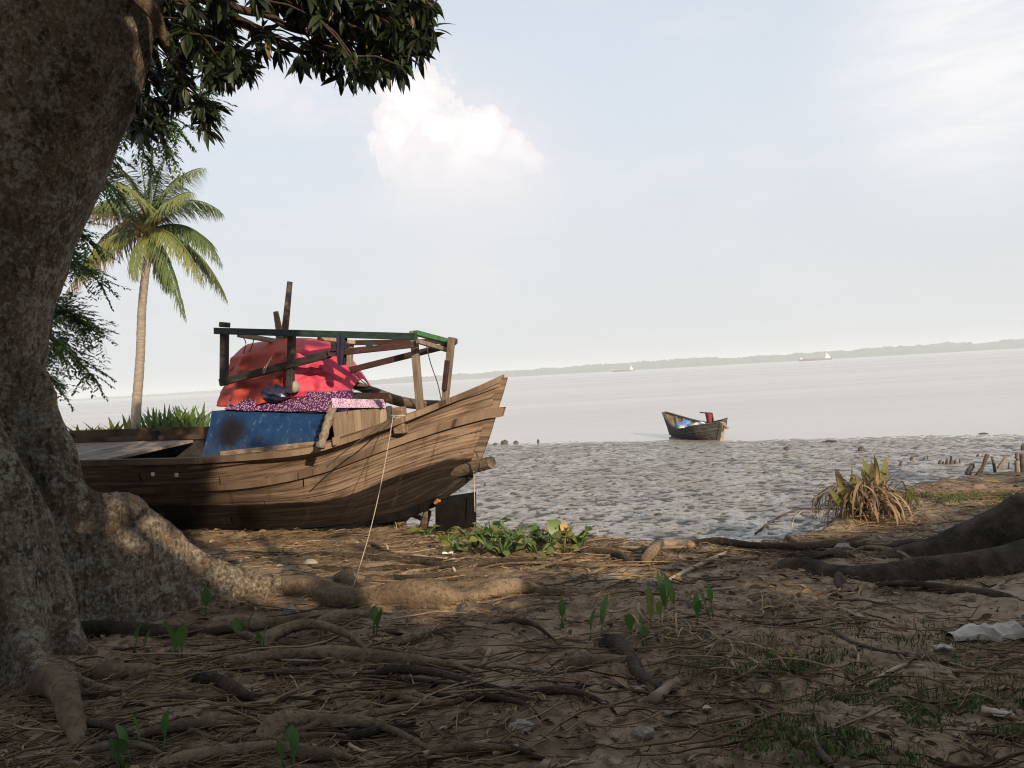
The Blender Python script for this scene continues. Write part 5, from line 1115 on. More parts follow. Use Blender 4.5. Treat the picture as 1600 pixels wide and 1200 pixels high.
# water hyacinth at the edge of the mud
def hyacinth():
    rng = random.Random(3)
    spots = sorted([(750, 826), (770, 842), (765, 862), (790, 850), (806, 846), (812, 864), (830, 858), (845, 846), (842, 868), (860, 856), (874, 842), (880, 862), (893, 850), (905, 854), (785, 868), (756, 812), (735, 842), (700, 850), (668, 838), (742, 856), (720, 862)])
    for k, (x, y) in enumerate(spots):
        p = gnd(x, min(y + 2, 872), 0, True); t = thing('water_hyacinth', 'round leaved water hyacinth, %s from the left in the patch beside the black block' % ORD[k], 'plant', p, 'water hyacinths stranded at the mud edge')
        for j in range(rng.randint(9, 14)):
            h = rng.uniform(.03, .20) * (1 if x > 740 else .7); az = rng.uniform(0, 6.28); tip = Vector((math.cos(az) * (h * .5 + .05), math.sin(az) * (h * .5 + .05), h))
            MB().tube([Vector((0, 0, -.02)), tip * .5 + Vector((0, 0, .02)), tip], [.012, .014, .006], 5).build('stem', MT['hyacinth'], t, True)
            V, F = leaf_strip(rng.uniform(.06, .115), rng.uniform(.07, .115), 5, .22, .3, peak=.5, tip=.7); el = rng.uniform(-.3, .7); d = np.array([[math.cos(az) * math.cos(el), math.sin(az) * math.cos(el), math.sin(el)]])
            M = frames(d, np.array([[0, 0, 1.]]), np.array([rng.uniform(-.8, .8)]))[0]; link('leaf', np_mesh('leaf', V @ M.T + np.array(tip), F, True), t, MT['yellowleaf' if rng.random() < .015 else ('clump' if rng.random() < .4 or x < 740 else 'hyacinth')])
    for nm, lab, x, y, mt, s in (('hyacinth_leaf', 'large round dark green leaf standing tallest in the hyacinth patch', 868, 832, 'hyacinth', .19), ('hyacinth_leaf', 'round orange yellow dying leaf at the top of the hyacinth patch', 882, 832, 'yellowleaf', .10)):
        p = gnd(x, 856, 0, True); q = at(x, y - 8, p.y); t = thing(nm, lab, 'leaf', p); MB(p).tube([p, (p + q) * .5 + Vector((.02, 0, 0)), q], [.01, .008, .006], 5).build('stem', MT['hyacinth'], t, True)
        V, F = leaf_strip(s, s * .85, 6, .12, .1, peak=.5, tip=.7); M = frames(np.array([[.75, -.15, -.5]]), np.array([[0, -1., .3]]))[0]; link('blade', np_mesh('blade', V @ M.T + np.array(q - p) - M[:, 0] * s * .5, F, True), t, MT[mt])
hyacinth()
# sprouts in the foreground
sp = [(338, 925, 1, .24, .085, 'green pointed sprout leaf in front of the plank buttress root'), (320, 965, 1, .20, .075, 'small one leaved sprout at the buttress foot'), (296, 938, 1, .17, .07, 'dull heart shaped sprout leaf leaning on the buttress'), (573, 994, 2, .15, .06, 'small bright green two leaved seedling on bare soil near the mooring root'), (930, 1000, 2, .24, .065, 'tall pointed green sprout left of the tuft of shoots'), (995, 1000, 2, .15, .06, 'small green sprout beside the dark stump'), (1046, 968, 3, .24, .06, 'leafy green shoot rising highest among the dried tuft'), (1022, 978, 3, .18, .05, 'yellow green shoot at the middle of the dried tuft'), (1080, 975, 2, .13, .045, 'short green leaf right of the dried tuft'), (1120, 968, 2, .14, .05, 'rightmost pair of green sprouts beside the dried tuft'), (388, 1000, 2, .15, .06, 'small green sprout between two roots below the lit root'), (270, 1030, 3, .18, .085, 'broad dark green leaf among roots in deep shade'), (218, 1026, 2, .14, .07, 'pale green broad leaf lying low among roots'), (195, 1200, 3, .10, .05, 'dark green leaf at the very bottom left'), (240, 1192, 3, .14, .07, 'green seedling at the bottom edge among twigs'), (460, 1200, 3, .12, .05, 'small bright grass like sprout at the bottom edge'), (75, 1020, 2, .12, .06, 'tiny green plant in the hollow between buttresses'), (885, 985, 2, .12, .05, 'tiny pale green seedling on bare grey soil'), (1020, 1010, 2, .10, .05, 'tiny green leaf at the foot of the leaning log'), (410, 1020, 2, .10, .05, 'tiny green seedling by the arching root')]
for k, (x, y, n, L, Wd, lab) in enumerate(sp): strap_plant('sprout', lab, gnd(x, y), n, L, Wd, 'sprout' if k not in (7,) else 'clump', None, .26, .2, 200 + k, 1.0, 'sprout', .5, .10)
# dried tuft and clumps
def leaf_arc(Wd, n, ang, peak=.4):
    V, F = leaf_strip(1, Wd, n, .15, 0, peak=peak); t = V[:, 0] / V[:, 0].max(); th = ang * t; V2 = V.copy(); V2[:, 0] = np.sin(th) / ang - V[:, 2] * -np.sin(th) * 0; V2[:, 2] = -(1 - np.cos(th)) / ang + V[:, 2]; return V2, F
def dry_clump(name, label, c, n, L, rad, seed, mat='dry', up=(.9, 1.45), hang=.9, wd=.022):
    rng = np.random.default_rng(seed); B0 = Vector(c); t = thing(name, label, 'plant', B0); LV, LF = leaf_arc(wd / L, 7, 1.4 * hang)
    az = rng.random(n) * 6.283; el = rng.uniform(up[0], up[1], n); d = np.stack([np.cos(az) * np.cos(el), np.sin(az) * np.cos(el), np.sin(el)], 1); pos = np.array(B0) + np.stack([rng.normal(size=n) * rad, rng.normal(size=n) * rad * .8, np.full(n, -.02)], 1)
    foliage('dry_blades', LV, LF, pos, frames(d, np.tile([[0, 0, 1.]], (n, 1)), rng.normal(size=n) * .5), L * rng.uniform(.5, 1.15, n), rng.random(n), MT[mat], t, B0); return t
dry_clump('dry_tuft', 'straw coloured dried tuft around the green shoots on the bank', gnd(1035, 985), 90, .30, .14, 5, 'drystraw', (.5, 1.3), 1.3, .012)
dry_clump('dry_tuft', 'golden dried tuft in the middle of the right foreground', gnd(1245, 950), 150, .24, .17, 6, 'drystraw', (.15, 1.2), .9, .012)
dry_clump('dry_tuft', 'dried grass heaped on the lit root end of the buttress', gnd(375, 945), 110, .22, .12, 7, 'dry', (.2, 1.2), 1.0, .012)
def big_clump():
    c = gnd(1350, 806, 0, True); t = thing('banana_like_clump', 'clump of yellowing broad leaves above drooping dead leaves at the edge of the bank', 'plant', c)
    rng = np.random.default_rng(12)
    for L, n, r, up, ang, wd in ((.78, 70, .11, (1.3, 1.57), 3.4, .030), (.62, 90, .12, (1.25, 1.57), 3.1, .024), (.70, 70, .10, (1.4, 1.57), 3.7, .020), (.40, 80, .20, (.5, 1.4), 2.4, .014), (.36, 90, .30, (.0, .7), .9, .011), (.5, 60, .16, (.7, 1.57), 1.2, .012)):
        LV, LF = leaf_arc(wd / L, 9, ang); az = rng.random(n) * 6.283; el = rng.uniform(*up, n)
        d = np.stack([np.cos(az) * np.cos(el), np.sin(az) * np.cos(el), np.sin(el)], 1); pos = np.array(c) + np.stack([rng.normal(size=n) * r, rng.normal(size=n) * r * .6, np.abs(rng.normal(size=n)) * .10], 1)
        foliage('dead_leaves', LV, LF, pos, frames(d, np.tile([[0, 0, 1.]], (n, 1)), rng.normal(size=n) * .5), L * rng.uniform(.35, 1.2, n), rng.random(n), MT['dry'], t, c)
    for (x0, y0), (x1, y1), w in (((1330, 790), (1302, 728), .085), ((1338, 780), (1318, 742), .075), ((1335, 795), (1325, 752), .08), ((1365, 770), (1350, 712), .08), ((1368, 768), (1362, 722), .075), ((1372, 770), (1370, 716), .06), ((1372, 770), (1388, 714), .075), ((1370, 775), (1380, 730), .07), ((1345, 770), (1340, 745), .07), ((1380, 790), (1398, 762), .06), ((1320, 800), (1300, 765), .06), ((1352, 790), (1356, 738), .06), ((1345, 790), (1332, 742), .065), ((1360, 790), (1346, 728), .05), ((1374, 785), (1392, 738), .055), ((1330, 800), (1312, 752), .055), ((1366, 790), (1378, 722), .05), ((1384, 798), (1406, 770), .05)):
        a, b = at(x0, y0, c.y + .05 * rng.normal()), at(x1, y1, c.y + .2 * rng.normal()); dv = b - a; V, F = leaf_strip(dv.length * 1.0, w * .95, 6, .3, .12, peak=.6, tip=1.1); M = frames(np.array([tuple(dv)]), np.array([[0, -1., .3]]), np.array([rng.normal() * .5]))[0]
        link('leaf', np_mesh('leaf', V @ M.T + np.array(a - c), F, True), t, MT['clump' if rng.random() < .75 else 'dry']); MB(c).tube([c + Vector((.05 * rng.normal(), 0, 0)), a], [.02, .012], 6).build('stem', MT['dry'], t, True)
    for x, y, k in ((1428, 790, 1), (1398, 806, 2)): strap_plant('yellow_sprout', ['', 'yellow green sprout right of the big clump on the bank crest', 'pale sprout between the big clump and the bank crest'][k], gnd(x, y, 0, True), 4, .30, .06, 'clump', None, .6, .4, 300 + k, 1, 'plant')
    dry_clump('dry_tuft', 'low dead grass spilling over the bank right of the big clump', gnd(1400, 808, 0, True), 120, .3, .26, 13, 'dry', (.0, .9), .9, .015); dry_clump('dry_tuft', 'dead grass and rootlets hanging on the hummock left of the big clump', gnd(1275, 822, 0, True), 110, .28, .24, 14, 'dry', (.0, .9), 1.0, .012)
big_clump()

# ================================================================== SMALL BOAT, far ships
def small_boat():
    Y = 24.3; B0 = at(1085, 690, Y); B0.z = WATER_Z - .03; t = thing('rowing_boat', 'small dark wooden rowing boat grounded at the edge of the water', 'boat', B0)
    # bow high at the left and further away; square stern post at the right, nearer
    A = at(1043, 668, Y + 2.1); Bq = at(1124, 672, Y - .5); ax = Vector((Bq.x - A.x, Bq.y - A.y, 0)); L = ax.length; ax.normalize(); sd = Vector((ax.y, -ax.x, 0))
    O = Vector((A.x, A.y, WATER_Z)); n = 26
    def sec(u, v, side, off=0):
        b = .62 * (math.sin(math.pi * min(1, (.02 + .98 * u) * .62 + .0)) ** .75) * (1 if u < .80 else max(.06, 1 - ((u - .80) / .20) ** 2.0 * .94)); b = max(b, .03); hz = .29 + .44 * (max(0, .50 - u) / .5) ** 1.6 + .24 * (max(0, u - .5) / .5) ** 1.5
        z0 = -.15 + .20 * (max(0, .25 - u) / .25) ** 1.3 + .12 * max(0, u - .8); z = z0 + (hz - z0) * v; lat = b * math.sin(min(1, .12 + v * .9) * math.pi / 2) ** .9 + off
        s = u * L - .32 * (v - .5) * max(0, .2 - u) / .2 + .22 * (v - .4) * max(0, u - .85) / .15
        return O + ax * s + sd * (lat * side) + Vector((0, 0, z + (.13 * v * min(1, b * 2) if side < 0 else 0)))
    us = np.linspace(0, 1, n); ks = np.linspace(0, 1, 7)
    for side in (1, -1):
        for v0, v1 in zip(ks[:-1], ks[1:]):
            m = MB(B0); rows = [[sec(u, v, side, o) for u in us] for v, o in ((v0, -.02), (v0 + .008, .012), (v1 - .012, .012), (v1, -.02))]
            if side < 0: rows.reverse()
            m.grid(rows); m.build('hull_plank', MT['smallhull'], t, False)
        m = MB(B0); rows = [[sec(u, v, side, -.03) for u in us] for v in np.linspace(0, .99, 8)]
        if side > 0: rows.reverse()
        m.grid(rows); m.build('hull_lining', MT['smallin'], t, True)
        m = MB(B0); rows = [[sec(u, 1, side, o) + Vector((0, 0, z)) for u in us] for o, z in ((-.05, 0), (.03, 0), (.03, .045), (-.05, .045), (-.05, 0))]
        if side < 0: rows.reverse()
        m.grid(rows); m.build('gunwale', MT['smallhull'], t, False)
        for u in np.linspace(.12, .62, 7):
            m = MB(B0); P = [sec(u, v, side, -.05) for v in np.linspace(.15, 1, 6)]; m.tube(P, .025, 4, True); m.build('rib', MT['smallin'], t)
    m = MB(B0); P = [sec(0, v, 1, -.02) * .5 + sec(0, v, -1, -.02) * .5 for v in np.linspace(0, 1.04, 8)]; m.tube(P, .05, 6); m.build('stem_post', MT['smallhull'], t)
    m = MB(B0); P = [sec(1, v, 1, -.03) * .5 + sec(1, v, -1, -.03) * .5 for v in np.linspace(0, 1, 8)]
    for a, b in zip(P[:-1], P[1:]): m.bar(a + ax * .05, b + ax * .05, .17, .12, sd)
    m.build('stern_post', MT['smallin'], t)
    m = MB(B0); p = sec(1, 1, 1, -.03); m.bar(p + ax * -.05, p + ax * .28 + Vector((0, 0, -.16)), .07, .05); m.build('rudder_arm', MT['smallin'], t)
    for u in (.30, .52, .70, .86):
        m = MB(B0); m.box8([sec(q, .70, s_, -.04) + Vector((0, 0, z)) for z in (0, .03) for q, s_ in ((u, -1), (u, 1), (u + .06, 1), (u + .06, -1))]); m.build('thwart', MT['smallin'], t)
    m = MB(B0); m.grid([[sec(u, .35, s_, -.04) for u in np.linspace(.06, .94, 12)] for s_ in (-1, 1)]); m.build('floor_board', MT['smallin'], t)
    for k, (u, l, s_, mt, lab) in enumerate(((.33, -.1, .16, 'bluebag', 'blue plastic sack lying in the small boat'), (.40, .22, .17, 'bluebag', 'pale blue plastic sack nearest the side of the small boat'), (.47, .30, .13, 'white', 'white sack beside the blue sacks in the small boat'), (.55, -.22, .14, 'white', 'white bundle at the far side of the small boat'), (.62, .10, .15, 'white', 'white sack in the middle of the small boat'), (.70, .12, .17, 'white', 'large white sack towards the stern of the small boat'))):
        c = sec(u, .80, 1, 0) * (.5 + l) + sec(u, .80, -1, 0) * (.5 - l) + Vector((0, 0, .10)); mb = MB(c); rows = []
        for i in range(7):
            a = math.pi * i / 6; rows.append([c + Vector((s_ * 1.25 * math.cos(w) * math.sin(a) * (1 + .35 * (vnoise(i * .9 + k, j * .8, 66) - .5)), s_ * math.sin(w) * math.sin(a), s_ * .75 * math.cos(a) * (1 + .4 * (vnoise(j * .9, i + k, 68) - .5)))) for j, w in enumerate(np.linspace(0, 2 * math.pi, 11)[:-1])])
        mb.grid([[Vector(p) for p in r] for r in rows], True); o = mb.build('sack', MT[mt], None, True); o.location = c; tag(o, lab, 'sack')
    ft = at(1113, 660, Y - .2); fl = thing('flag', 'dark red cloth hung from a horizontal stick over the stern of the small boat', 'flag', ft)
    MB(ft).tube([at(1094, 644.5, Y - .3), at(1102, 645, Y - .25), at(1113, 645.5, Y - .2)], [.022, .02, .02], 6).build('stick', MT['darkwood'], fl, True); MB(ft).tube([at(1112, 645, Y - .2), at(1113, 660, Y - .2), at(1112, 674, Y - .2)], .02, 6).build('pole', MT['darkwood'], fl, True)
    m = MB(ft); rows = [[at(1101 + 13 * a + (2.5 + 0 * a) * v + (1 - a) * 1.5 * v, 645.5 + .8 * a + 15 * v, Y - .24 + .05 * math.sin(a * 9 + v * 2)) for a in np.linspace(0, 1, 10)] for v in np.linspace(0, 1, 6)]
    m.grid(rows); c = m.build('cloth', MT['flag'], fl, True); so_ = c.modifiers.new('t', 'SOLIDIFY'); so_.thickness = .012
small_boat()
def ship(x0, x1, y, Y, deck, label):
    a, b = at(x0, y, Y), at(x1, y, Y); a.z = b.z = WATER_Z; L = (b - a).length; B0 = (a + b) * .5; t = thing('cargo_ship', label, 'ship', B0, None, 0); d = (b - a).normalized(); w = L * .13; sdv = Vector((-d.y, d.x, 0)); H = L * .055
    m = MB(B0); rows = []
    for u, wl, hz in ((0, .15, 1.5), (.04, .7, 1.35), (.10, 1, 1.1), (.6, 1, 1.0), (.9, 1, 1.05), (1, .75, 1.2)):
        c = a + d * L * u; rows.append([c + sdv * (w * .5 * wl * k) + Vector((0, 0, H * hz * q)) for k, q in ((-.8, -.2), (-1, 1), (1, 1), (.8, -.2))])
    ids = m.grid(rows, True); m.f += [tuple(ids[0]), tuple(reversed(ids[-1]))]; m.build('hull', MT['ship'], t)
    for u0, u1, z0, z1, ww in ((.80, .95, 1.0, 2.0, .8), (.82, .92, 2.0, 2.9, .65), (.83, .89, 2.9, 3.6, .5)):
        m = MB(B0); m.box8([a + d * L * u + sdv * (w * .5 * ww * k) + Vector((0, 0, H * z)) for z in (z0, z1) for u, k in ((u0, -1), (u1, -1), (u1, 1), (u0, 1))]); m.build('deckhouse', MT['shipwhite'], t)
    m = MB(B0); c = a + d * L * .86; m.tube([c + Vector((0, 0, H * 3)), c + Vector((0, 0, H * 5.2))], L * .004, 5); m.build('mast', MT['shipwhite'], t)
    m = MB(B0); c = a + d * L * .06; m.box8([a + d * L * u + sdv * (w * .35 * k) + Vector((0, 0, H * z)) for z in (1.0, 1.9) for u, k in ((.02, -1), (.08, -1), (.08, 1), (.02, 1))]); m.build('forecastle', MT['shipwhite'], t)
    for k in range(4):
        m = MB(B0); m.box8([a + d * L * u + sdv * (w * .32 * kk) + Vector((0, 0, H * z)) for z in (1.0, 1.25) for u, kk in ((.14 + .16 * k, -1), (.27 + .16 * k, -1), (.27 + .16 * k, 1), (.14 + .16 * k, 1))]); m.build('hatch', MT['ship'], t)
ship(956, 991, 581, 1150, 0, 'pale cargo ship on the far water nearer the middle of the river'); ship(1249, 1299, 564, 1150, 0, 'larger pale cargo ship on the far water towards the right')

# ================================================================== stakes and things on the mud
def mudp(px, py):
    d = ray(px, py); t = 10.0
    for _ in range(12): p = EYE + d * t; t += .7 * ((EYE.z - float(mud_z(p.x, p.y))) / -d.z - t)
    return EYE + d * t
stk = [(1404, 729, 1410, 720, .03, 'short leaning black stake at the left of the row in the mud'), (1423, 719, 1426, 713, .035, 'small bent stub beyond the stakes in the mud'), (1443, 719, 1445, 713, .02, 'thin short stake left of the low stubs'), (1448, 718, 1450, 711, .015, 'thin stake just beside the thin short one'), (1467, 725, 1470, 719, .03, 'low stub first of the close row'), (1473, 725, 1474, 720, .02, 'second low stub of the close row'), (1479, 725, 1480, 717, .03, 'thick low stub third of the close row'), (1486, 725, 1486, 713, .035, 'tallest pointed stub of the close row'), (1492, 724, 1493, 718, .025, 'curved low stub right of the tallest'), (1499, 724, 1500, 717, .02, 'hooked thin stub ending the close row'), (1527, 714, 1529, 709, .03, 'far dark stub behind the forked driftwood'), (1534, 714, 1535, 712, .03, 'low far stub beside another behind the forked driftwood'), (1556, 738, 1550, 714, .03, 'tall thin dark stake beside the forked driftwood'), (1575, 733, 1577, 721, .015, 'thin leaning twig stake right of the pale stump')]
for x0, y0, x1, y1, r, lab in stk:
    p = mudp(x0, y0); q = at(x1, y1, p.y); o = MB(p).tube([p - Vector((0, 0, .1)), p.lerp(q, .5), q], [r, r * .85, r * .5], 6, True, .15).build('stake', MT['darkstick'], None, True); o.location = p; tag(o, lab, 'stake')
def drift(name, lab, pts, r0, r1, mat='darkstick', seg=8, lift=0, cat='driftwood', ground=True, jit=.12):
    P = cr([gnd(x, y, lift) + Vector((0, 0, r0 * .6)) if ground else mudp(x, y) for x, y in pts], 12); B0 = P[0].copy(); o = MB(B0).tube(P, [r0 + (r1 - r0) * i / 11 for i in range(12)], seg, True, jit).build(name, MT[mat], None, True); o.location = B0; return tag(o, lab, cat)
def mud_things():
    for (pts, rr, lab, mt) in (([(1526, 744), (1532, 736), (1536, 728), (1543, 710)], [.035, .04, .025, .035], 'forked driftwood standing in the mud near the bank crest', 'darkstick'), ([(1512, 742), (1515, 734), (1521, 727), (1517, 725)], [.05, .045, .03, .015], 'dark curved root hook standing in the mud', 'darkstick'), ([(1560, 732), (1566, 724), (1572, 713)], [.035, .035, .025], 'pale broken stump leaning in the mud', 'post'), ([(1590, 744), (1589, 725), (1589, 708)], [.045, .04, .03], 'thick upright pale stump at the right edge', 'post'), ([(1598, 742), (1597, 725), (1596, 710)], [.05, .045, .03], 'dark upright stump touching the right edge', 'darkstick')):
        p = mudp(*pts[0]); P = cr([at(x, y, p.y) for x, y in pts], 12); k = len(rr); o = MB(p).tube(P, [np.interp(i / 11, np.linspace(0, 1, k), rr) for i in range(12)], 8, True, .12).build('driftwood', MT[mt], None, True); o.location = p; tag(o, lab, 'driftwood')
    def clod(x, y, w, h, lab, name='mud_clod', mt='clod'):
        p = mudp(x, y); r = w / FPX * p.y / 2; mb = MB(p); rows = []
        for i in range(7):
            a = math.pi * i / 6; rows.append([p + Vector((r * math.cos(q) * math.sin(a) * (1 + .5 * (vnoise(i + x, j * .9, 7) - .5)), r * .8 * math.sin(q) * math.sin(a), max(-.05, h / FPX * p.y * (.35 + .65 * math.cos(a)) * (1 + .5 * (vnoise(j + y, i * .9, 8) - .5))))) for j, q in enumerate(np.linspace(0, 6.283, 11)[:-1])])
        mb.grid(rows, True); o = mb.build(name, MT[mt], None, False); o.location = p; return tag(o, lab, 'stone' if name == 'stone' else 'clod')
    clod(1346, 705, 11, 7, 'dark rounded stone on the mud just above the big clump', 'stone'); clod(788, 694, 12, 6, 'largest of the mud lumps at the waterline right of the bow'); clod(806, 693, 9, 4, 'low mud lump between two others at the waterline'); clod(774, 695, 7, 3, 'small mud lump nearest the bow at the waterline'); clod(841, 692, 4, 5, 'narrow lump standing on the waterline'); clod(1298, 690, 20, 2.5, 'flat dark bar of mud at the waterline above the big clump'); clod(1230, 702, 12, 4, 'flat dark lump on the far mud left of the big clump'); clod(1537, 678, 14, 2, 'thin dark slab of mud in the shallows at the right'); clod(1600, 705, 10, 10, 'dark rock at the right edge of the mud', 'stone'); clod(758, 760, 4, 5, 'small dark stub in the mud below the log', 'mud_clod')
    rng = random.Random(8)
    for k in range(22):
        x = rng.uniform(760, 1420); y = rng.uniform(700, 815); w = rng.uniform(6, 15) * (.5 + (y - 690) / 160); clod(x, y, w, w * .2, 'small dark clod among the dimples of the mud flat')['group'] = 'dark clods scattered over the mud flat'
mud_things()

# ================================================================== sticks, logs, litter, grass
def seg_log():
    a = gnd(958, 1008); b = gnd(1030, 1088); a.z += .06; b.z += .03; a.z -= .04; o = MB(a).tube(cr([a + Vector((-.09, .06, -.10)), a, a.lerp(b, .35) + Vector((.02, 0, -.02)), a.lerp(b, .7) + Vector((-.015, 0, -.01)), b], 22), [.02, .03, .045, .05, .052, .046, .05, .046, .044, .05, .042, .04, .045, .038, .036, .042, .034, .036, .03, .034, .026, .018], 11, True, .16).build('log', MT['droot'], None, True); o.location = a; tag(o, 'dark rotten log leaning at the centre of the foreground', 'log')
    a = gnd(1008, 884); b = gnd(1030, 858); o = MB(a).tube([a + Vector((0, 0, .04)), a.lerp(b, .5) + Vector((.01, 0, .06)), b + Vector((0, 0, .06))], [.045, .05, .042], 10, True, .10).build('log', MT['root'], None, True); o.location = a; tag(o, 'short pale log lying near the edge of the bank', 'log')
    drift('log', 'pale log end lying behind the short log at the bank edge', [(1035, 856), (1060, 856), (1082, 858)], .05, .045, 'log', 9); drift('stick', 'broken grey bark slab on the grass at lower right', [(1020, 1100), (1045, 1080), (1060, 1070)], .03, .02, 'twig')
seg_log()
ST = [([(1175, 848), (1130, 868), (1082, 890), (1032, 915)], .020, 'palestick', 'long pale stick slanting across the lit bank'), ([(1150, 845), (1080, 855), (1020, 858), (960, 856)], .016, 'twig', 'weathered stick lying along the edge of the bank'), ([(10, 1196), (80, 1180), (150, 1160), (250, 1130), (330, 1112), (420, 1100), (520, 1080)], .016, 'twig', 'long bent branch crossing the twig litter at lower left'),
      ([(0, 1180), (90, 1155), (200, 1130), (330, 1110)], .010, 'twig', 'thin branch running parallel above the long bent one'), ([(165, 985), (205, 1010), (240, 1050), (265, 1090), (330, 1140)], .009, 'twig', 'thin arched twig hanging down from the buttress'), ([(245, 1050), (330, 1028), (400, 1038), (450, 1060), (530, 1080)], .009, 'twig', 'pale thin arched twig over the roots'), ([(60, 1200), (170, 1110), (230, 1060), (330, 1030)], .008, 'twig', 'thin straight twig slanting up from lower left'), ([(100, 1070), (115, 1048), (160, 1040), (205, 1030)], .012, 'twig', 'pale crooked root end by the left buttress'),
      ([(830, 1060), (800, 1080), (765, 1140), (760, 1150)], .010, 'twig', 'forked dry twig in the centre foreground'), ([(765, 1018), (755, 1040), (745, 1058)], .016, 'twig', 'short forked stub rising beside the curved root'), ([(725, 948), (718, 965), (724, 982)], .022, 'darkstick', 'small dark curled root stub on pale soil'), ([(1328, 962), (1355, 948), (1385, 940)], .010, 'twig', 'thin light twig below the dark root end'), ([(1350, 1078), (1380, 1058), (1412, 1042), (1445, 1043)], .012, 'palestick', 'pale bent stick on the grass'), ([(1440, 1044), (1500, 1050), (1590, 1054)], .008, 'twig', 'long thin twig continuing right of the pale bent stick'), ([(1334, 1012), (1341, 1026), (1340, 1042)], .010, 'palestick', 'short pale upright stick in the grass'), ([(1360, 1120), (1400, 1122)], .008, 'palestick', 'short straight pale stick low in the grass'), ([(1352, 1115), (1365, 1102), (1378, 1092)], .010, 'twig', 'stick pointing to the short straight pale one'), ([(1265, 1142), (1278, 1170), (1280, 1195)], .014, 'twig', 'thick dark edged twig at the bottom of the grass'), ([(1280, 1180), (1300, 1200)], .02, 'darkstick', 'dark broken branch end at the bottom edge'), ([(1212, 1116), (1270, 1118)], .008, 'twig', 'thin level twig left in the grass'), ([(1500, 1075), (1550, 1078), (1598, 1080)], .011, 'twig', 'level stick at the right edge below the bag'), ([(1548, 1016), (1600, 1012)], .006, 'palestick', 'pale straw stick pointing at the right edge by the bag'), ([(1535, 1115), (1585, 1125)], .022, 'palestick', 'thick white short stick at the right edge'), ([(1490, 1150), (1530, 1175), (1570, 1195)], .012, 'twig', 'twig pile stick at the bottom right corner'), ([(1512, 1145), (1530, 1165), (1545, 1185)], .010, 'darkstick', 'dark stick in the twig pile at the bottom right'), ([(640, 1190), (690, 1172), (770, 1160)], .012, 'palestick', 'pale cut stick at the bottom centre'), ([(770, 1180), (810, 1168)], .012, 'palestick', 'flat pale wood chip at the bottom centre'), ([(600, 1105), (640, 1088), (655, 1084)], .007, 'palestick', 'thin pale twig in the centre left litter'), ([(520, 1110), (560, 1095), (585, 1082)], .008, 'twig', 'curved twig by the thick roots at centre left'), ([(700, 1145), (740, 1120), (762, 1118)], .007, 'twig', 'fine twig pointing to the forked dry twig'), ([(1195, 945), (1212, 958), (1208, 970)], .008, 'twig', 'twig poking out of the golden tuft'), ([(1215, 985), (1240, 1005), (1245, 1015)], .009, 'twig', 'twig behind the heap of dark roots'), ([(1140, 1030), (1155, 1055), (1190, 1060)], .012, 'twig', 'bent root in the dark heap on the grass'), ([(1170, 1030), (1200, 1050), (1208, 1060)], .010, 'twig', 'straight root in the dark heap on the grass'), ([(1160, 1065), (1220, 1070)], .014, 'darkstick', 'dark branch below the heap of roots'), ([(1300, 985), (1330, 1005), (1380, 1020), (1420, 1025)], .014, 'darkstick', 'dark branch lying across the grass edge'), ([(560, 848), (500, 845), (450, 850)], .008, 'palestick', 'thin sunlit stick near the keel of the big boat'), ([(640, 868), (700, 874), (760, 872)], .012, 'palestick', 'sunlit stick in front of the black block'), ([(740, 805), (748, 790), (760, 770)], .005, 'darkstick', 'thin dark twig standing up by the block'), ([(1180, 835), (1215, 810), (1250, 797), (1310, 796)], .014, 'darkstick', 'dark arched root hanging off the bank edge left of the clump'), ([(1237, 822), (1243, 808), (1256, 797)], .010, 'palestick', 'pale bent twig on the hummock at the bank edge'), ([(800, 925), (790, 935), (770, 948)], .012, 'twig', 'dry curled palm leaf stalk on the lit root'), ([(1060, 915), (1110, 922), (1150, 918)], .008, 'palestick', 'thin stick on the sunlit strip'), ([(330, 868), (400, 872), (470, 868)], .007, 'palestick', 'thin straw on the lit soil beside the buttress'), ([(880, 1000), (960, 1010), (1040, 1030)], .007, 'twig', 'thin twig behind the leaning log')]
for pts, r, mt, lab in ST: drift('stick', lab, pts, r, r * .7, mt, 6, .0, 'stick')
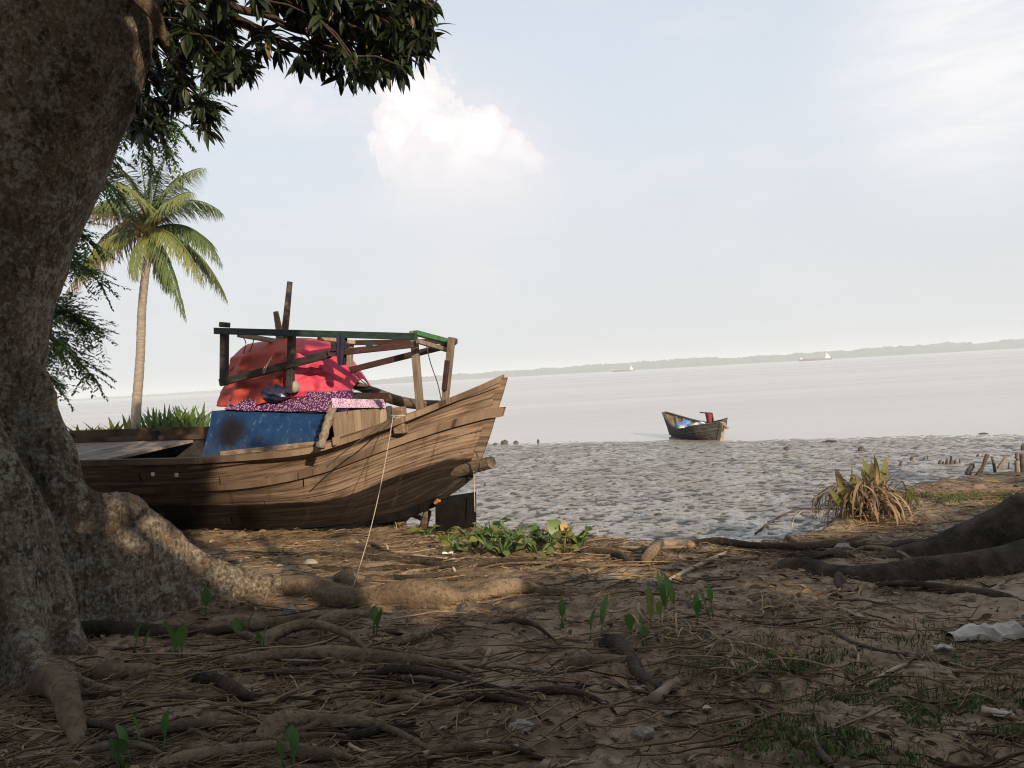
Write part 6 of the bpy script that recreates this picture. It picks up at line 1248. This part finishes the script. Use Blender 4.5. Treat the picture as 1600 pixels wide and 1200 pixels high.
def litter():
    rng = np.random.default_rng(77)
    def ground_pts(n, y0, y1, pw, x0=-40, x1=1640):
        px = rng.uniform(x0, x1, n); py = y0 + (y1 - y0) * rng.random(n) ** pw; d = np.array([tuple(ray(a, b)) for a, b in zip(px, py)]); e = np.array(EYE); t = (e[2] + .1) / -d[:, 2]
        for _ in range(8): P = e + d * t[:, None]; t += .7 * ((e[2] - bank_z(P[:, 0], P[:, 1])) / -d[:, 2] - t)
        P = e + d * t[:, None]; P[:, 2] = bank_z(P[:, 0], P[:, 1]); ok = P[:, 1] < bank_edge(P[:, 0]) - .25; return P[ok], px[ok], py[ok]
    # world-space scatter so density stays right from any side
    def world_pts(n, dens=None):
        y = 2.3 + 7.6 * rng.random(n); x = (rng.random(n) * 2 - 1) * (.70 * y + .9); P = np.stack([x, y, bank_z(x, y)], 1); k = y < bank_edge(x) - .2
        if dens is not None: k &= rng.random(n) < dens(x, y)
        return P[k]
    # dead leaves
    P = world_pts(7500, lambda x, y: .25 + .75 * sstep(.42, .62, fbm(x * 1.3, y * 1.3, 201, 3))); n = len(P); LV, LF = leaf_strip(1, .42, 3, .25, .35, peak=.5); d = unit(np.stack([rng.normal(size=n), rng.normal(size=n), rng.normal(size=n) * .22 + .05], 1)); P[:, 2] += .012
    V, F, T = scatter(LV, LF, P, frames(d, np.tile([[0, 0, 1.]], (n, 1)), rng.normal(size=n) * .5), .045 + .06 * rng.random(n), rng.random(n) ** 1.6); o = link('leaf_litter', np_mesh('leaf_litter', V, F, True, attr=T), None, MT['litter']); o['kind'] = 'stuff'
    # straws, twigs and fine rootlets: bent three-sided strips
    def sticks(name, n, lo, hi, r, dens, tpow, along=0.0, lift=.012):
        P = world_pts(n, dens); n = len(P); L = lo + (hi - lo) * rng.random(n) ** 2.2; a = rng.random(n) * 6.283
        if along: a = np.where(rng.random(n) < along, rng.normal(size=n) * .38 + np.where(P[:, 0] < 0, .10, -.05), a)
        k = 5; tt = np.linspace(-.5, .5, k); cv = rng.normal(size=n) * .25; X = P[:, 0:1] + np.cos(a)[:, None] * tt * L[:, None] - np.sin(a)[:, None] * cv[:, None] * L[:, None] * (tt ** 2 * 4 - .5) * .5; Y = P[:, 1:2] + np.sin(a)[:, None] * tt * L[:, None] + np.cos(a)[:, None] * cv[:, None] * L[:, None] * (tt ** 2 * 4 - .5) * .5
        Z = bank_z(X, Y) + lift + (rng.random(n) * .03)[:, None] * np.abs(np.sin((tt * 3 + 1)[None] * 1.0 + rng.random((n, 1)) * 3)); rr = r * (.5 + rng.random(n))
        C = np.stack([X, Y, Z], -1); ring = []
        for j in range(3):
            w = 2 * math.pi * j / 3; off = np.stack([-np.sin(a) * math.cos(w), np.cos(a) * math.cos(w), np.full(n, math.sin(w))], 1) * rr[:, None]; ring.append(C + off[:, None, :] * (1 - .5 * np.abs(tt * 2) ** 3)[None, :, None])
        V = np.stack(ring, 2).reshape(-1, 3); base = (np.arange(n) * k * 3)[:, None]; f = []
        for i in range(k - 1):
            for j in range(3): j2 = (j + 1) % 3; f.append([i * 3 + j, i * 3 + j2, (i + 1) * 3 + j2, (i + 1) * 3 + j])
        F = (base[:, None, :] + np.array(f)[None]).reshape(-1, 4); T = np.repeat(rng.random(n) ** tpow, k * 3); o = link(name, np_mesh(name, V, F, True, attr=T), None, MT['litter']); o['kind'] = 'stuff'
    left = lambda x, y: .12 + .88 * sstep(.9, -1.2, x + .4 * (fbm(x * 1.5, y * 1.5, 205, 3) - .5)) * sstep(5.6, 4.2, y) + .35 * sstep(.5, .65, fbm(x * 1.2, y * 1.2, 206, 3))
    sticks('twig_litter', 8000, .05, .6, .0038, left, .9, .6); sticks('twig_litter', 1500, .10, .6, .0072, left, 1.3, .6, .016); sticks('twig_litter', 420, .4, 1.3, .0052, left, .7, .75, .03)
    sticks('straw_litter', 16000, .02, .16, .0022, lambda x, y: .3 + .7 * sstep(.4, .6, fbm(x * 2, y * 2, 208, 3)), 1.5, .2)
    sticks('rootlet_litter', 3500, .1, .6, .0028, lambda x, y: sstep(6.0, 6.9, y) * .9 + .08, 2.2, .8)
    # small stones and crumbs of soil
    P = world_pts(2600); n = len(P); bs = bmesh.new(); bmesh.ops.create_icosphere(bs, subdivisions=1, radius=1); LV = np.array([tuple(v.co) for v in bs.verts]); LF = np.array([[v.index for v in f.verts] for f in bs.faces]); bs.free(); LV = LV * (1 + .25 * rng.normal(size=(len(LV), 1)).clip(-1, 1)) * np.array([1, .8, .55])
    M = frames(unit(rng.normal(size=(n, 3)) * [1, 1, .2]), np.tile([[0, 0, 1.]], (n, 1))); V, F, T = scatter(LV, LF, P, M, .005 + .022 * rng.random(n) ** 4, rng.random(n) ** 2 * .75); o = link('soil_crumbs', np_mesh('soil_crumbs', V, F, False, attr=T), None, MT['litter']); o['kind'] = 'stuff'
    # grass of the right foreground, a few patches on the right bank
    y = 2.3 + 7.0 * rng.random(420000); x = rng.uniform(-.6, 5.5, 420000); f = fbm(x * 1.5, y * 1.5, 211, 4); f2 = fbm(x * 6, y * 6, 212, 3)
    dn = sstep(.1, 1.3, x - .25 * (y - 3)) * sstep(4.9, 3.9, y) * sstep(.34, .60, f) + .55 * sstep(2.9, 3.6, x) * sstep(7.3, 7.7, y) * sstep(.50, .66, f) * sstep(9.2, 8.6, y) ; k = (rng.random(len(x)) < dn * sstep(.32, .58, f2) * .95) & (np.abs(x) < .70 * y + .9) & (y < bank_edge(x) - .3); x, y = x[k], y[k]; n = len(x)
    h = .015 + .042 * rng.random(n) ** 1.5; a = rng.random(n) * 6.283; le = rng.normal(size=(n, 2)) * .5; z = bank_z(x, y) - .003; w = .0022 + .0018 * rng.random(n); B = np.stack([x, y, z], 1); s = np.stack([np.cos(a), np.sin(a), a * 0], 1) * w[:, None]
    m1 = B + np.stack([le[:, 0] * h * .35, le[:, 1] * h * .35, h * .6], 1); tp = B + np.stack([le[:, 0] * h, le[:, 1] * h, h], 1); V = np.stack([B - s, B + s, m1 + s * .7, m1 - s * .7, tp, tp], 1).reshape(-1, 3); o0 = (np.arange(n) * 6)[:, None]; F = np.concatenate([o0 + np.array([[0, 1, 2, 3]]), o0 + np.array([[3, 2, 4, 5]])], 0)
    o = link('grass', np_mesh('grass', V, F, False, attr=np.repeat(rng.random(n), 6)), None, MT['grass']); o['kind'] = 'stuff'
litter()
def bag():
    p = gnd(1540, 1010); mb = MB(p); rows = []; A = [gnd(1485, 1003), gnd(1520, 998), gnd(1550, 1002), gnd(1580, 994), gnd(1602, 998)]; A = cr(A, 22)
    for i, c in enumerate(A):
        t = i / 21; r = .035 + .05 * math.sin(t * 2.6) * (1 - .2 * t); rows.append([c + Vector((.02 * (vnoise(i * .8, j * .9, 3) - .5), r * math.cos(w) * 1.2, .018 + max(0, r * .8 * math.sin(w)) * (1 + .9 * (vnoise(i * .6, j * .8, 4) - .5)))) for j, w in enumerate(np.linspace(0, math.pi * 2, 13)[:-1])])
    mb.grid(rows, True); o = mb.build('plastic_bag', MT['bag'], None, False); o.location = p; tag(o, 'crumpled dirty white plastic bag lying at the right edge of the grass', 'bag')
    for x, y, s, lab, mt in ((1475, 1018, .05, 'small scrap of white plastic left of the bag', 'bag'), (1565, 1122, .04, 'white foam scrap near the right edge', 'bag'), (700, 868, .05, 'white scrap on the soil in front of the black block', 'white'), (1048, 1035, .0, '', '')):
        if not s: continue
        p = gnd(x, y); mb = MB(p); mb.grid([[p + Vector(((a - .5) * s * 2, (b - .5) * s * 1.2, .01 + .03 * vnoise(a * 4 + x, b * 4, 3))) for a in np.linspace(0, 1, 7)] for b in np.linspace(0, 1, 5)]); o = mb.build('plastic_scrap', MT[mt], None, False); o.location = p; so_ = o.modifiers.new('t', 'SOLIDIFY'); so_.thickness = .004; tag(o, lab, 'scrap')
    for x, y, r, lab in ((815, 1142, .045, 'reddish brown stone in the centre foreground litter'), (1050, 1118, .03, 'pale stone at the left edge of the grass'), (1005, 1150, .04, 'grey stone at the lower centre'), (1318, 860, .06, 'pale rounded lump of soil behind the dark root'), (1465, 832, .06, 'whitish stone on the right bank beside the dark root'), (486, 882, .05, 'pale stone on the lit soil beside the root'), (680, 905, .04, 'small grey stone on the lit root edge'), (1020, 912, .04, 'light stone near the pale stick'), (455, 960, .05, 'grey lump of clay between two roots')):
        p = gnd(x, y); mb = MB(p); rows = []
        for i in range(7):
            a = math.pi * i / 6; rows.append([p + Vector((r * 1.25 * math.cos(q) * math.sin(a), r * .9 * math.sin(q) * math.sin(a), r * .35 + r * .7 * math.cos(a))) * 1.0 + Vector((r * .5 * (vnoise(i + x, j, 7) - .5), r * .5 * (vnoise(i, j + x, 9) - .5), 0)) for j, q in enumerate(np.linspace(0, 6.283, 10)[:-1])])
        mb.grid(rows, True); o = mb.build('stone', MT['stone'], None, False); o.location = p; tag(o, lab, 'stone')
bag()
